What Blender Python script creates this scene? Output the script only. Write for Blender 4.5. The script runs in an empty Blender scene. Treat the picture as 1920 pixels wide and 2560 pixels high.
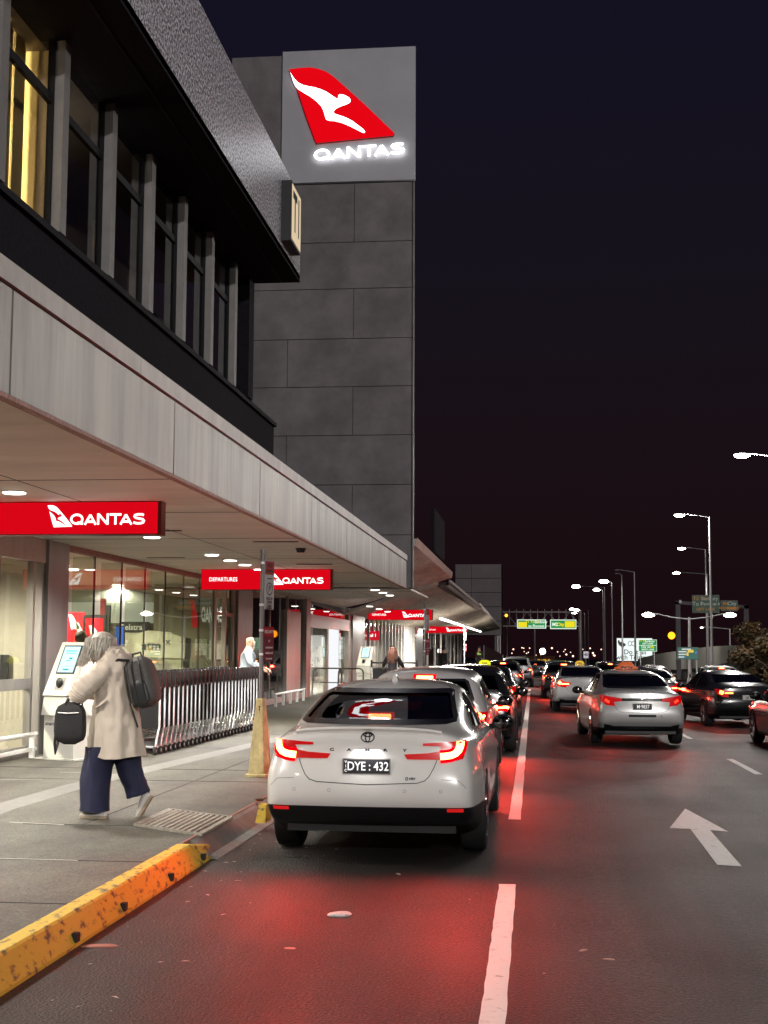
import bpy, bmesh, math, random
from mathutils import Vector, Matrix
from mathutils.bvhtree import BVHTree
from mathutils.geometry import delaunay_2d_cdt
R = math.radians
random.seed(7)
scn = bpy.context.scene
COL = scn.collection
# ------------------------------------------------------------------ camera, world, exposure
EYE = 1.75
cd = bpy.data.cameras.new('camera'); cam = bpy.data.objects.new('camera', cd); COL.objects.link(cam)
cd.sensor_fit = 'HORIZONTAL'; cd.sensor_width = 36.0; cd.lens = 63.75
cd.clip_start = 0.1; cd.clip_end = 3000
cam.matrix_world = (Matrix.Translation((0, 0, EYE)) @ Matrix.Rotation(R(6.259), 4, 'Z') @ Matrix.Rotation(R(90 + 5.711), 4, 'X')
                    @ Matrix.Rotation(R(0.3), 4, 'Z'))
scn.camera = cam
w = bpy.data.worlds.new("World"); scn.world = w; w.use_nodes = True
nt = w.node_tree; bg = nt.nodes['Background']
tc = nt.nodes.new('ShaderNodeTexCoord'); sx = nt.nodes.new('ShaderNodeSeparateXYZ'); rp = nt.nodes.new('ShaderNodeValToRGB')
nt.links.new(tc.outputs['Generated'], sx.inputs[0]); nt.links.new(sx.outputs['Z'], rp.inputs[0]); nt.links.new(rp.outputs[0], bg.inputs[0])
e = rp.color_ramp.elements
e[0].position = 0.0; e[0].color = (0.0068, 0.0022, 0.0032, 1)
e[1].position = 0.5; e[1].color = (0.0048, 0.0045, 0.0125, 1)
for p_, c_ in ((0.10, (0.0075, 0.0034, 0.0048, 1)), (0.22, (0.0065, 0.0046, 0.0072, 1))):
    q_ = e.new(p_); q_.color = c_
bg.inputs[1].default_value = 1.0
scn.view_settings.view_transform = 'Standard'; scn.view_settings.look = 'None'
scn.view_settings.exposure = 0.4; scn.view_settings.gamma = 1.0
scn.render.resolution_x = 768; scn.render.resolution_y = 1024
try:
    scn.cycles.use_denoising = True; scn.cycles.max_bounces = 7; scn.cycles.transparent_max_bounces = 24
    scn.cycles.sample_clamp_indirect = 4.0; scn.cycles.caustics_reflective = False; scn.cycles.caustics_refractive = False
except Exception: pass

# ------------------------------------------------------------------ materials
MATS = {}
def dull(m):
    m.node_tree.nodes['Principled BSDF'].inputs['Specular IOR Level'].default_value = .12; return m
def mat(name, col, rough=0.6, metal=0.0, emit=None, es=0.0, coat=0.0, noise=0.0, nscale=8.0, bump=0.0, bscale=60.0, ndet=6.0, col2=None, lo=0.35, hi=0.65, stretch=None, alpha=None):
    if name in MATS: return MATS[name]
    m = bpy.data.materials.new(name); m.use_nodes = True; t = m.node_tree; b = t.nodes['Principled BSDF']
    b.inputs['Base Color'].default_value = (*col, 1); b.inputs['Roughness'].default_value = rough; b.inputs['Metallic'].default_value = metal
    if coat: b.inputs['Coat Weight'].default_value = coat; b.inputs['Coat Roughness'].default_value = 0.04
    if emit is not None: b.inputs['Emission Color'].default_value = (*emit, 1); b.inputs['Emission Strength'].default_value = es
    if noise or bump or col2:
        g = t.nodes.new('ShaderNodeNewGeometry'); mp = t.nodes.new('ShaderNodeMapping'); t.links.new(g.outputs['Position'], mp.inputs[0])
        if stretch: mp.inputs['Scale'].default_value = stretch
    if noise or col2:
        n = t.nodes.new('ShaderNodeTexNoise'); n.inputs['Scale'].default_value = nscale; n.inputs['Detail'].default_value = ndet; n.inputs['Roughness'].default_value = 0.65
        r = t.nodes.new('ShaderNodeValToRGB'); t.links.new(mp.outputs[0], n.inputs['Vector']); t.links.new(n.outputs[0], r.inputs[0])
        c1 = tuple(max(0, c * (1 - noise)) for c in col); c2 = col2 if col2 else tuple(min(1, c * (1 + noise)) for c in col)
        if col2: c1 = col
        r.color_ramp.elements[0].position = lo; r.color_ramp.elements[0].color = (*c1, 1)
        r.color_ramp.elements[1].position = hi; r.color_ramp.elements[1].color = (*c2, 1)
        t.links.new(r.outputs[0], b.inputs['Base Color'])
    if bump:
        n2 = t.nodes.new('ShaderNodeTexNoise'); n2.inputs['Scale'].default_value = bscale; n2.inputs['Detail'].default_value = 4
        bu = t.nodes.new('ShaderNodeBump'); bu.inputs['Strength'].default_value = bump; bu.inputs['Distance'].default_value = 0.01
        t.links.new(mp.outputs[0], n2.inputs['Vector']); t.links.new(n2.outputs[0], bu.inputs['Height']); t.links.new(bu.outputs[0], b.inputs['Normal'])
    MATS[name] = m; return m
def glass(name, tint, fres=1.5, rough=0.015):
    if name in MATS: return MATS[name]
    m = bpy.data.materials.new(name); m.use_nodes = True; t = m.node_tree
    for n in list(t.nodes): t.nodes.remove(n)
    o = t.nodes.new('ShaderNodeOutputMaterial'); mx = t.nodes.new('ShaderNodeMixShader'); tr = t.nodes.new('ShaderNodeBsdfTransparent')
    gl = t.nodes.new('ShaderNodeBsdfGlossy'); fr = t.nodes.new('ShaderNodeFresnel'); fr.inputs[0].default_value = fres
    tr.inputs[0].default_value = (*tint, 1); gl.inputs['Roughness'].default_value = rough; gl.inputs[0].default_value = (1, 1, 1, 1)
    t.links.new(fr.outputs[0], mx.inputs[0]); t.links.new(tr.outputs[0], mx.inputs[1]); t.links.new(gl.outputs[0], mx.inputs[2]); t.links.new(mx.outputs[0], o.inputs[0])
    MATS[name] = m; return m
def emis(name, col, s):
    if name in MATS: return MATS[name]
    m = bpy.data.materials.new(name); m.use_nodes = True; t = m.node_tree
    for n in list(t.nodes): t.nodes.remove(n)
    o = t.nodes.new('ShaderNodeOutputMaterial'); em = t.nodes.new('ShaderNodeEmission')
    em.inputs[0].default_value = (*col, 1); em.inputs[1].default_value = s; t.links.new(em.outputs[0], o.inputs[0])
    MATS[name] = m; return m

# ------------------------------------------------------------------ mesh helpers
class MB:
    def __init__(s): s.v = []; s.f = []; s.m = []; s.cur = 0
    def add(s, vs, fs):
        o = len(s.v); s.v += [tuple(p) for p in vs]
        for f in fs: s.f.append(tuple(i + o for i in f)); s.m.append(s.cur)
        return s
    def box(s, x0, x1, y0, y1, z0, z1):
        return s.add([(x0,y0,z0),(x1,y0,z0),(x1,y1,z0),(x0,y1,z0),(x0,y0,z1),(x1,y0,z1),(x1,y1,z1),(x0,y1,z1)],
                     [(0,3,2,1),(4,5,6,7),(0,1,5,4),(1,2,6,5),(2,3,7,6),(3,0,4,7)])
    def cyl(s, p0, p1, r0, r1=None, n=12, cap=True):
        r1 = r0 if r1 is None else r1
        p0 = Vector(p0); p1 = Vector(p1); d = (p1 - p0).normalized()
        a = d.orthogonal().normalized(); b = d.cross(a)
        vs = []
        for p, r in ((p0, r0), (p1, r1)):
            for i in range(n):
                t = 2*math.pi*i/n; vs.append(p + (a*math.cos(t) + b*math.sin(t))*r)
        fs = [(i, (i+1) % n, n + (i+1) % n, n + i) for i in range(n)]
        if cap: fs += [tuple(range(n))[::-1], tuple(range(n, 2*n))]
        return s.add(vs, fs)
    def tube(s, pts, r, n=8, closed=False):
        pts = [Vector(p) for p in pts]; k = len(pts)
        rs = r if isinstance(r, (list, tuple)) else [r]*k
        vs = []; prev = None
        for i, p in enumerate(pts):
            if closed: d = pts[(i+1) % k] - pts[i-1]
            else: d = pts[min(i+1, k-1)] - pts[max(i-1, 0)]
            d.normalize()
            a = d.orthogonal().normalized() if prev is None else (prev - d*prev.dot(d)).normalized()
            prev = a; b = d.cross(a)
            for j in range(n):
                t = 2*math.pi*j/n; vs.append(p + (a*math.cos(t) + b*math.sin(t))*rs[i])
        fs = []
        for i in range(k if closed else k-1):
            i2 = (i+1) % k
            for j in range(n): fs.append((i*n+j, i*n+(j+1) % n, i2*n+(j+1) % n, i2*n+j))
        if not closed: fs += [tuple(range(n))[::-1], tuple(range((k-1)*n, k*n))]
        return s.add(vs, fs)
    def ell(s, c, r, nu=16, nv=10, rot=None):
        vs = []; c = Vector(c)
        for j in range(nv+1):
            ph = math.pi*j/nv
            for i in range(nu):
                th = 2*math.pi*i/nu
                q = Vector((r[0]*math.sin(ph)*math.cos(th), r[1]*math.sin(ph)*math.sin(th), r[2]*math.cos(ph)))
                if rot: q = rot @ q
                vs.append(c + q)
        fs = []
        for j in range(nv):
            for i in range(nu): fs.append((j*nu+i, (j+1)*nu+i, (j+1)*nu+(i+1) % nu, j*nu+(i+1) % nu))
        return s.add(vs, fs)
    def prism(s, poly, fn, d):
        """poly: 2-D outline; fn(u,v,w) -> 3-D; w runs 0..d"""
        n = len(poly); vs = [fn(u, v, 0) for u, v in poly] + [fn(u, v, d) for u, v in poly]
        fs = [tuple(range(n)), tuple(range(n, 2*n))[::-1]] + [(i, n+i, n+(i+1) % n, (i+1) % n) for i in range(n)]
        return s.add(vs, fs)
    def loft(s, rings, cap=True, closed=True):
        n = len(rings[0]); vs = [p for r in rings for p in r]; fs = []
        for j in range(len(rings)-1):
            for i in range(n if closed else n-1): fs.append((j*n+i, j*n+(i+1) % n, (j+1)*n+(i+1) % n, (j+1)*n+i))
        if cap: fs += [tuple(range(n))[::-1], tuple(range((len(rings)-1)*n, len(rings)*n))]
        return s.add(vs, fs)
    def xf(s, M):
        s.v = [tuple(M @ Vector(p)) for p in s.v]; return s
    def build(s, name, mats, parent=None, smooth=False, sharp=35, loc=None, fix=True):
        me = bpy.data.meshes.new(name)
        vs = s.v
        if loc is not None: vs = [(a-loc[0], b-loc[1], c-loc[2]) for a, b, c in vs]
        me.from_pydata(vs, [], s.f)
        mats = mats if isinstance(mats, (list, tuple)) else [mats]
        for m in mats: me.materials.append(m)
        if len(mats) > 1:
            for p, i in zip(me.polygons, s.m): p.material_index = i
        if fix:
            bm = bmesh.new(); bm.from_mesh(me); bmesh.ops.recalc_face_normals(bm, faces=bm.faces); bm.to_mesh(me); bm.free()
        if smooth:
            me.shade_smooth()
            try: me.set_sharp_from_angle(angle=R(sharp))
            except Exception: pass
        o = bpy.data.objects.new(name, me); COL.objects.link(o)
        if parent is not None: o.parent = parent
        return o
def tag(o, label, cat=None, group=None, kind=None):
    if label: o['label'] = label
    if cat: o['category'] = cat
    if group: o['group'] = group
    if kind: o['kind'] = kind
    return o
def thing(name, label, cat, loc=(0,0,0), rz=0, group=None):
    o = bpy.data.objects.new(name, None); COL.objects.link(o); o.location = loc; o.rotation_euler = (0, 0, rz); o.empty_display_size = 0.2
    return tag(o, label, cat, group)
KIDS = {}
def copy_tree(o, loc=None, rz=None, label=None, parent=None):
    c = o.copy(); COL.objects.link(c)
    if parent is not None: c.parent = parent
    if loc is not None: c.location = loc
    if rz is not None: c.rotation_euler = (0, 0, rz)
    if label: c['label'] = label
    for ch in list(o.children): copy_tree(ch, parent=c)
    return c
def text_mb(txt, size, bold=0.0, xs=1.0, align='CENTER', depth=0.0):
    """flat text outline mesh in (u,v), returned as (verts, faces)"""
    cu = bpy.data.curves.new('t', 'FONT'); cu.body = txt; cu.size = size; cu.offset = bold; cu.align_x = align; cu.align_y = 'CENTER'; cu.resolution_u = 3
    ob = bpy.data.objects.new('t', cu); COL.objects.link(ob)
    dg = bpy.context.evaluated_depsgraph_get(); me = bpy.data.meshes.new_from_object(ob.evaluated_get(dg))
    vs = [(v.co.x*xs, v.co.y) for v in me.vertices]; fs = [tuple(p.vertices) for p in me.polygons]
    bpy.data.objects.remove(ob); bpy.data.curves.remove(cu); bpy.data.meshes.remove(me)
    return vs, fs
def put2d(mb, vf, fn):
    vs, fs = vf; mb.add([fn(u, v) for u, v in vs], fs)
def light(name, kind, loc, power, col=(1,1,1), size=0.1, rot=None, spot=None, blend=0.5, parent=None):
    d = bpy.data.lights.new(name, kind); d.energy = power; d.color = col
    if kind == 'AREA': d.shape = 'DISK'; d.size = size
    else: d.shadow_soft_size = size
    if kind == 'SPOT': d.spot_size = R(spot or 120); d.spot_blend = blend
    o = bpy.data.objects.new(name, d); COL.objects.link(o); o.location = loc
    if rot: o.rotation_euler = rot
    if parent is not None: o.parent = parent
    return o
def groundz(x, y): return -0.006*max(0.0, y-14) - 0.02*max(0.0, x)

# ------------------------------------------------------------------ shared materials
M_asph = mat('asphalt', (0.010,0.009,0.009), 0.5, col2=(0.052,0.044,0.042), nscale=55, lo=0.44, hi=0.64, ndet=3, bump=2.2, bscale=58)
def asph():
    m = M_asph; t = m.node_tree; b = t.nodes['Principled BSDF']; b.inputs['Specular IOR Level'].default_value = .28
    # coarse wear patches multiply the fine grain, and vary the gloss
    g = t.nodes.new('ShaderNodeNewGeometry'); n = t.nodes.new('ShaderNodeTexNoise'); n.inputs['Scale'].default_value = 0.7; n.inputs['Detail'].default_value = 5
    t.links.new(g.outputs['Position'], n.inputs['Vector'])
    r = t.nodes.new('ShaderNodeValToRGB'); r.color_ramp.elements[0].position = 0.3; r.color_ramp.elements[0].color = (0.65,0.65,0.65,1); r.color_ramp.elements[1].position = 0.7; r.color_ramp.elements[1].color = (1.25,1.2,1.18,1)
    t.links.new(n.outputs[0], r.inputs[0])
    mx = t.nodes.new('ShaderNodeMix'); mx.data_type = 'RGBA'; mx.blend_type = 'MULTIPLY'; mx.inputs['Factor'].default_value = 1
    src = b.inputs['Base Color'].links[0].from_socket
    t.links.new(src, mx.inputs['A']); t.links.new(r.outputs[0], mx.inputs['B']); t.links.new(mx.outputs['Result'], b.inputs['Base Color'])
    r2 = t.nodes.new('ShaderNodeMapRange'); r2.inputs['To Min'].default_value = 0.42; r2.inputs['To Max'].default_value = 0.70; t.links.new(n.outputs[0], r2.inputs[0]); t.links.new(r2.outputs[0], b.inputs['Roughness'])
asph()
def tracks():
    t = M_asph.node_tree; b = t.nodes['Principled BSDF']; g = t.nodes.new('ShaderNodeNewGeometry'); mp = t.nodes.new('ShaderNodeMapping'); mp.inputs['Scale'].default_value = (1.5,.06,1)
    n = t.nodes.new('ShaderNodeTexNoise'); n.inputs['Scale'].default_value = 1.3; n.inputs['Detail'].default_value = 4; r = t.nodes.new('ShaderNodeValToRGB')
    r.color_ramp.elements[0].position = .36; r.color_ramp.elements[0].color = (.55,.54,.53,1); r.color_ramp.elements[1].position = .64; r.color_ramp.elements[1].color = (1.3,1.28,1.26,1)
    t.links.new(g.outputs['Position'], mp.inputs[0]); t.links.new(mp.outputs[0], n.inputs['Vector']); t.links.new(n.outputs[0], r.inputs[0])
    mx = t.nodes.new('ShaderNodeMix'); mx.data_type = 'RGBA'; mx.blend_type = 'MULTIPLY'; mx.inputs['Factor'].default_value = 1
    t.links.new(b.inputs['Base Color'].links[0].from_socket, mx.inputs['A']); t.links.new(r.outputs[0], mx.inputs['B']); t.links.new(mx.outputs['Result'], b.inputs['Base Color'])
tracks()
M_pave = mat('footpath_asphalt', (0.090,0.085,0.073), 0.75, noise=0.55, nscale=70, bump=0.6, bscale=110)
def pave():
    t = M_pave.node_tree; b = t.nodes['Principled BSDF']
    g = t.nodes.new('ShaderNodeNewGeometry'); mp = t.nodes.new('ShaderNodeMapping'); mp.inputs['Scale'].default_value = (0.9, 0.45, 1); t.links.new(g.outputs['Position'], mp.inputs[0])
    n = t.nodes.new('ShaderNodeTexNoise'); n.inputs['Scale'].default_value = 1.6; n.inputs['Detail'].default_value = 7; n.inputs['Roughness'].default_value = 0.7; t.links.new(mp.outputs[0], n.inputs['Vector'])
    r = t.nodes.new('ShaderNodeValToRGB'); r.color_ramp.elements[0].position = 0.3; r.color_ramp.elements[0].color = (0.5,0.48,0.45,1); r.color_ramp.elements[1].position = 0.68; r.color_ramp.elements[1].color = (1.25,1.22,1.15,1)
    t.links.new(n.outputs[0], r.inputs[0]); mx = t.nodes.new('ShaderNodeMix'); mx.data_type = 'RGBA'; mx.blend_type = 'MULTIPLY'; mx.inputs['Factor'].default_value = 1
    src = b.inputs['Base Color'].links[0].from_socket
    t.links.new(src, mx.inputs['A']); t.links.new(r.outputs[0], mx.inputs['B']); t.links.new(mx.outputs['Result'], b.inputs['Base Color'])
pave()
M_line = mat('road_paint', (0.85,0.84,0.80), 0.6, noise=0.0, col2=(0.36,0.33,0.31), nscale=14, lo=0.58, hi=0.72, bump=0.3, bscale=90)
M_yel = mat('kerb_yellow_paint', (0.56,0.38,0.03), 0.7, col2=(0.10,0.07,0.035), nscale=19, ndet=9, lo=0.53, hi=0.64, bump=0.35, bscale=40, stretch=(1,0.5,1))
M_conc = mat('concrete', (0.17,0.155,0.145), 0.8, noise=0.22, nscale=3, bump=0.25, bscale=50)
M_fascia = mat('stained_metal_fascia', (0.26,0.238,0.22), 0.45, metal=0.3, noise=0.30, nscale=1.7, stretch=(1,1.9,0.22), bump=0.04, bscale=6)
M_soffit = mat('soffit_white', (0.90,0.87,0.81), 0.6, noise=0.10, nscale=1.2, stretch=(0.4,1.6,1))
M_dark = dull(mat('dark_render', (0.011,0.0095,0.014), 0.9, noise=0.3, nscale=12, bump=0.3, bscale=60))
M_blk = mat('black_plastic', (0.012,0.012,0.013), 0.45)
M_rub = mat('rubber', (0.016,0.015,0.015), 0.75, noise=0.3, nscale=40)
M_steel = mat('galvanised_steel', (0.66,0.66,0.67), 0.38, metal=0.6, noise=0.15, nscale=6)
M_chrome = mat('chrome', (0.75,0.75,0.76), 0.14, metal=1.0)
M_mirror = mat('mirror_glass', (0.16,0.15,0.15), 0.1, metal=1.0)
M_alu = mat('aluminium_frame', (0.36,0.34,0.32), 0.42, metal=0.5, noise=0.12, nscale=3, stretch=(1,1,0.3))
M_white = mat('white_paint', (0.72,0.71,0.68), 0.45, noise=0.05, nscale=5)
M_cream = mat('cream_wall', (0.66,0.61,0.49), 0.7, noise=0.06, nscale=2)
M_red = emis('red_sign_glow', (0.80,0.002,0.010), 0.66)
M_wht = emis('white_sign_glow', (1.0,0.95,0.92), 1.4)
M_signred = mat('dark_red_metal', (0.10,0.004,0.006), 0.4)
M_lamp = emis('downlight_glow', (1.0,0.95,0.86), 9.0)
M_glass = glass('shop_glass', (0.86,0.88,0.82), 1.85)
M_green = mat('green_sign_face', (0.012,0.10,0.05), 0.4)
M_maroon = mat('maroon_sign', (0.12,0.008,0.018), 0.5)

# ------------------------------------------------------------------ logo shapes
FIN = [(340,290),(430,283),(540,285),(595,295),(640,310),(690,330),(735,357),(800,410),(900,506),(1100,700),(1300,905),(1372,980),(1385,1000),(1372,1018),(1000,1028),(625,1040),(608,1015),(520,780),(425,500)]
ROO = [(352,318),(372,355),(400,395),(430,427),(475,455),(540,475),(600,490),(660,513),(720,545),(780,590),(818,618),(832,610),(833,588),(842,577),(870,578),(905,592),(938,615),(953,635),(953,655),(940,668),(905,682),(850,697),(815,712),(790,733),(787,750),(800,765),(850,785),(910,810),(970,845),(1030,893),(1080,935),(1100,962),(1090,973),(1070,966),(1010,932),(940,892),(870,858),(800,836),(740,828),(716,815),(705,790),(700,765),(686,722),(665,680),(630,640),(590,604),(545,570),(480,528),(430,492),(405,462),(385,418)]
def ribbon(pts, wd, closed=False):
    n = len(pts); L = []; Rr = []
    for i in range(n):
        if closed: a = pts[i-1]; b = pts[(i+1) % n]
        else: a = pts[max(i-1, 0)]; b = pts[min(i+1, n-1)]
        p = pts[i]
        d1 = Vector((p[0]-a[0], p[1]-a[1])); d2 = Vector((b[0]-p[0], b[1]-p[1]))
        if d1.length < 1e-9: d1 = d2.copy()
        if d2.length < 1e-9: d2 = d1.copy()
        d1.normalize(); d2.normalize(); d = (d1+d2); d.normalize(); k = max(0.45, d.dot(d1))
        nn = Vector((-d.y, d.x)) * (wd/2/k)
        L.append((p[0]+nn.x, p[1]+nn.y)); Rr.append((p[0]-nn.x, p[1]-nn.y))
    vs = L + Rr; fs = [(i, (i+1) % n, n+(i+1) % n, n+i) for i in range(n if closed else n-1)]
    return vs, fs
def airline_word():
    """wide bold letters of the airline word, cap height 1, starting at u=0"""
    out = []; w_ = 0.20
    def add(pts, closed=False): out.append(ribbon(pts, w_, closed))
    q = [(0.62+0.52*math.cos(t), 0.5+0.40*math.sin(t)) for t in [2*math.pi*i/28 for i in range(28)]]
    add(q, True); add([(0.66,0.20),(0.86,0.17),(1.0,0.12),(1.22,0.10)])
    def A(x): add([(x+0.10,0.0),(x+0.60,0.88)]); add([(x+0.60,0.88),(x+1.12,0.0)]); add([(x+0.34,0.27),(x+0.90,0.27)])
    A(1.28); x = 2.62
    add([(x,0),(x,1)]); add([(x+0.05,0.92),(x+0.83,0.08)]); add([(x+0.88,0),(x+0.88,1)])
    x = 3.68; add([(x,0.9),(x+1.10,0.9)]); add([(x+0.55,0.9),(x+0.55,0)])
    A(4.60); x = 5.90
    add([(x+0.95,0.82),(x+0.80,0.895),(x+0.45,0.90),(x+0.17,0.84),(x+0.10,0.72),(x+0.20,0.60),(x+0.50,0.53),(x+0.85,0.46),(x+0.97,0.33),(x+0.90,0.18),(x+0.65,0.10),(x+0.30,0.10),(x,0.19)])
    return out, 6.92
def fin_fn(poly, s): return [((u-340)*s, (1040-v)*s) for u, v in poly]
def tess(poly, step=None):
    """triangulate a 2-D polygon, with interior points every step"""
    pts = [Vector(p) for p in poly]; n = len(pts)
    if step:
        xs = [p[0] for p in poly]; ys = [p[1] for p in poly]; y = min(ys)+step*0.5
        dense = []
        for i in range(n):
            a = pts[i]; b = pts[(i+1) % n]; k = max(1, int((b-a).length/step))
            for j in range(k): dense.append(a.lerp(b, j/k))
        pts = dense; n = len(pts); poly = [tuple(p) for p in pts]
        while y < max(ys):
            x = min(xs)+step*0.5
            while x < max(xs):
                if inside(x, y, poly): pts.append(Vector((x, y)))
                x += step
            y += step
    vs, _, fs, _, _, _ = delaunay_2d_cdt(pts, [], [list(range(n))], 1, 1e-6)
    vs = [tuple(v) for v in vs]
    return vs, [tuple(f) for f in fs if len(f) > 2]
def inside(x, y, poly):
    c = False; j = len(poly)-1
    for i in range(len(poly)):
        xi, yi = poly[i]; xj, yj = poly[j]
        if (yi > y) != (yj > y) and x < (xj-xi)*(y-yi)/(yj-yi+1e-12)+xi: c = not c
        j = i
    return c
# ================================================================== SETTING
def sheet(name, x0, x1, y0, y1, dz, m, nx=1, ny=1, kind='structure'):
    b = MB(); xs = sorted(set([x0 + (x1-x0)*i/nx for i in range(nx+1)] + ([0.0] if x0 < 0 < x1 else [])))
    ys = sorted(set([y0 + (y1-y0)*i/ny for i in range(ny+1)] + ([14.0] if y0 < 14 < y1 else [])))
    vs = [(x, y, groundz(x, y)+dz) for y in ys for x in xs]; n = len(xs)
    fs = [(j*n+i, j*n+i+1, (j+1)*n+i+1, (j+1)*n+i) for j in range(len(ys)-1) for i in range(n-1)]
    b.add(vs, fs); o = b.build(name, m, fix=False)
    if kind: o['kind'] = kind
    return o
M_earth = mat('dark_ground', (0.03,0.03,0.028), 0.9, noise=0.3, nscale=2)
sheet('ground', -600, 900, -60, 2600, -0.06, M_earth, 10, 30)
sheet('road', -2.72, 13.5, -30, 420, 0.0, M_asph, 6, 60)
# footpath slab with its joints
PZ = 0.15
b = MB(); b.box(-16, -2.86, -20, 175, -0.5, PZ); path = b.build('footpath', M_pave); path['kind'] = 'structure'
M_joint = mat('joint_dirt', (0.025,0.022,0.02), 0.9)
M_strip = mat('pale_paver_strip', (0.15,0.145,0.135), 0.7, noise=0.12, nscale=9, bump=0.3, bscale=60)
b = MB()
ps = [(-5.02,10.0),(-5.25,13.2),(-5.22,15.5),(-5.02,17.6),(-4.80,20.0),(-4.55,22.6),(-4.3,26),(-4.2,36)]
b.add([(x-0.18, y, PZ+.004) for x, y in ps] + [(x+0.16, y, PZ+.004) for x, y in ps], [(i, i+8, i+9, i+1) for i in range(7)])
st = b.build('paver_strip', M_strip, fix=False); st['kind'] = 'structure'
b = MB()
for y in (8.42, 10.11, 12.1, 16.2, 17.7, 21.5, 25): b.box(-7.3 if y > 13 else -4.6, -2.9, y-0.008, y+0.008, PZ-.01, PZ+.003)
for x in (-4.05,): b.box(x-.006, x+.006, 12.1, 40, PZ-.01, PZ+.0035)
j = b.build('footpath_joints', M_joint); j['kind'] = 'structure'
M_pale = mat('paint_scuff', (0.50,0.48,0.42), 0.8)
b = MB()
for x0, x1, y0, y1 in ((-4.6,-3.4,10.10,10.08),(-4.6,-3.6,8.44,8.42),(-4.75,-4.2,12.15,12.05),(-6.8,-5.9,15.9,16.1),(-6.0,-5.4,17.0,17.05),(-6.9,-6.1,14.9,15.15)):
    b.add([(x0,y0,PZ+.005),(x1,y1,PZ+.005),(x1,y1+.02,PZ+.005),(x0,y0+.02,PZ+.005)], [(0,1,2,3)])
j = b.build('footpath_scuffs', M_pale, fix=False); j['kind'] = 'structure'
# concrete kerb beyond the yellow one, flush ramped gutter
b = MB()
b.prism([(-2.852,-.3),(-2.60,-.3),(-2.60,0.006),(-2.68,0.03),(-2.81,0.13),(-2.852,0.149)], lambda u, v, w_: (u, 11.3+w_, v), 150)
k = b.build('kerb', M_conc); k['kind'] = 'structure'
b = MB(); b.box(-2.875, -2.855, 5, 60, 0.1, 0.156)
k = b.build('kerb_edge_strip', mat('reddish_edge', (0.30,0.10,0.08), 0.6)); k['kind'] = 'structure'
# yellow painted kerb, raised, sloping down at its far end
yk = MB()
prof = lambda h, z0=0.0: [(-2.855,-.1),(-2.66,-.1),(-2.665,z0+0.02),(-2.735,h-0.012),(-2.75,h),(-2.855,h)]
ring = []
for y, h in ((-2,0.175),(2,0.175),(6,0.175),(10.9,0.175),(11.9,0.035)):
    s_ = 0.0 if y < 11.5 else 0.02
    ring.append([(u-s_ if i in (1,2) else u, y, v) for i, (u, v) in enumerate(prof(h))])
yk.loft(ring)
yko = yk.build('yellow_kerb', M_yel)
tag(yko, 'chipped yellow painted kerb with square drain holes along the footpath edge', 'kerb', kind='structure')
b = MB()
for y in (7.93, 8.88, 10.05, 11.05): b.box(-2.69, -2.655, y-0.028, y+0.028, 0.03, 0.082)
dh = b.build('drain_hole', M_blk, yko)
# drain grate in footpath
gr = thing('drain_grate', 'cast metal drain grate with parallel bars set in the footpath', 'grate', (-3.19,12.42,PZ))
M_grate = mat('worn_iron', (0.30,0.27,0.23), 0.55, metal=0.3, noise=0.3, nscale=20)
b = MB(); b.prism([(-.37,-.59),(.37,-.59),(.37,.59),(-.37,.59)], lambda u, v, w_: (u, v-u*.74, w_-.002), .006); b.build('pit', M_joint, gr)
b = MB()
sk = lambda x, y, z: (x, y-x*.74, z)
for i in range(12):
    x = -.345+i*.0627; b.prism([(x-.017,.004),(x+.017,.004),(x+.017,.020),(x-.017,.020)], lambda u, v, w_: sk(u, -.57+w_, v), 1.14)
b.build('bars', M_grate, gr)
b = MB()
for q_ in (((-.385,-.60),(.385,-.60),(.385,-.575),(-.385,-.575)),((-.385,.575),(.385,.575),(.385,.60),(-.385,.60)),((-.385,-.575),(-.365,-.575),(-.365,.575),(-.385,.575)),((.365,-.575),(.385,-.575),(.385,.575),(.365,.575))):
    b.prism(list(q_), lambda u, v, w_: sk(u, v, w_), .022)
b.build('frame', M_grate, gr)
# lane lines
def stripe(mb, x, y0, y1, wd=0.10, n=12, dz=0.004):
    random.seed(int(y0*10)+3); L = []; Rr = []
    for i in range(n+1):
        y = y0+(y1-y0)*i/n; L.append((x-wd/2+random.uniform(-.004,.004), y, groundz(x,y)+dz)); Rr.append((x+wd/2+random.uniform(-.004,.004), y, groundz(x,y)+dz))
    mb.add(L+Rr, [(i, n+1+i, n+2+i, i+1) for i in range(n)])
b = MB(); stripe(b, -0.2, 5.0, 10.4, 0.125, 30); stripe(b, -0.2, 14.3, 64, 0.125, 60); stripe(b, -.2, -4, 1, .125)
stripe(b, -.2, 68, 72, .12)
for k_ in range(-1, 9):
    y0 = 21.2+k_*9.0; stripe(b, 3.36, y0, y0+3.1, 0.11, 8)
for k_ in range(0, 9):
    y0 = 17.2+k_*9.0; stripe(b, 6.9, y0, y0+3.1, 0.11, 8)
o = b.build('lane_lines', M_line, fix=False); o['kind'] = 'structure'
AR = [(1.703,15.95),(1.904,13.95),(1.735,14.02),(1.706,11.73),(1.509,11.76),(1.547,14.056),(1.344,14.055)]
vs, fs = tess(AR, 0.15); b = MB(); b.add([(x, y, groundz(x,y)+.004) for x, y in vs], fs)
o = b.build('lane_arrow', M_line, fix=False); tag(o, 'white straight-ahead arrow painted on the middle lane', 'road marking', kind='structure')
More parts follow.
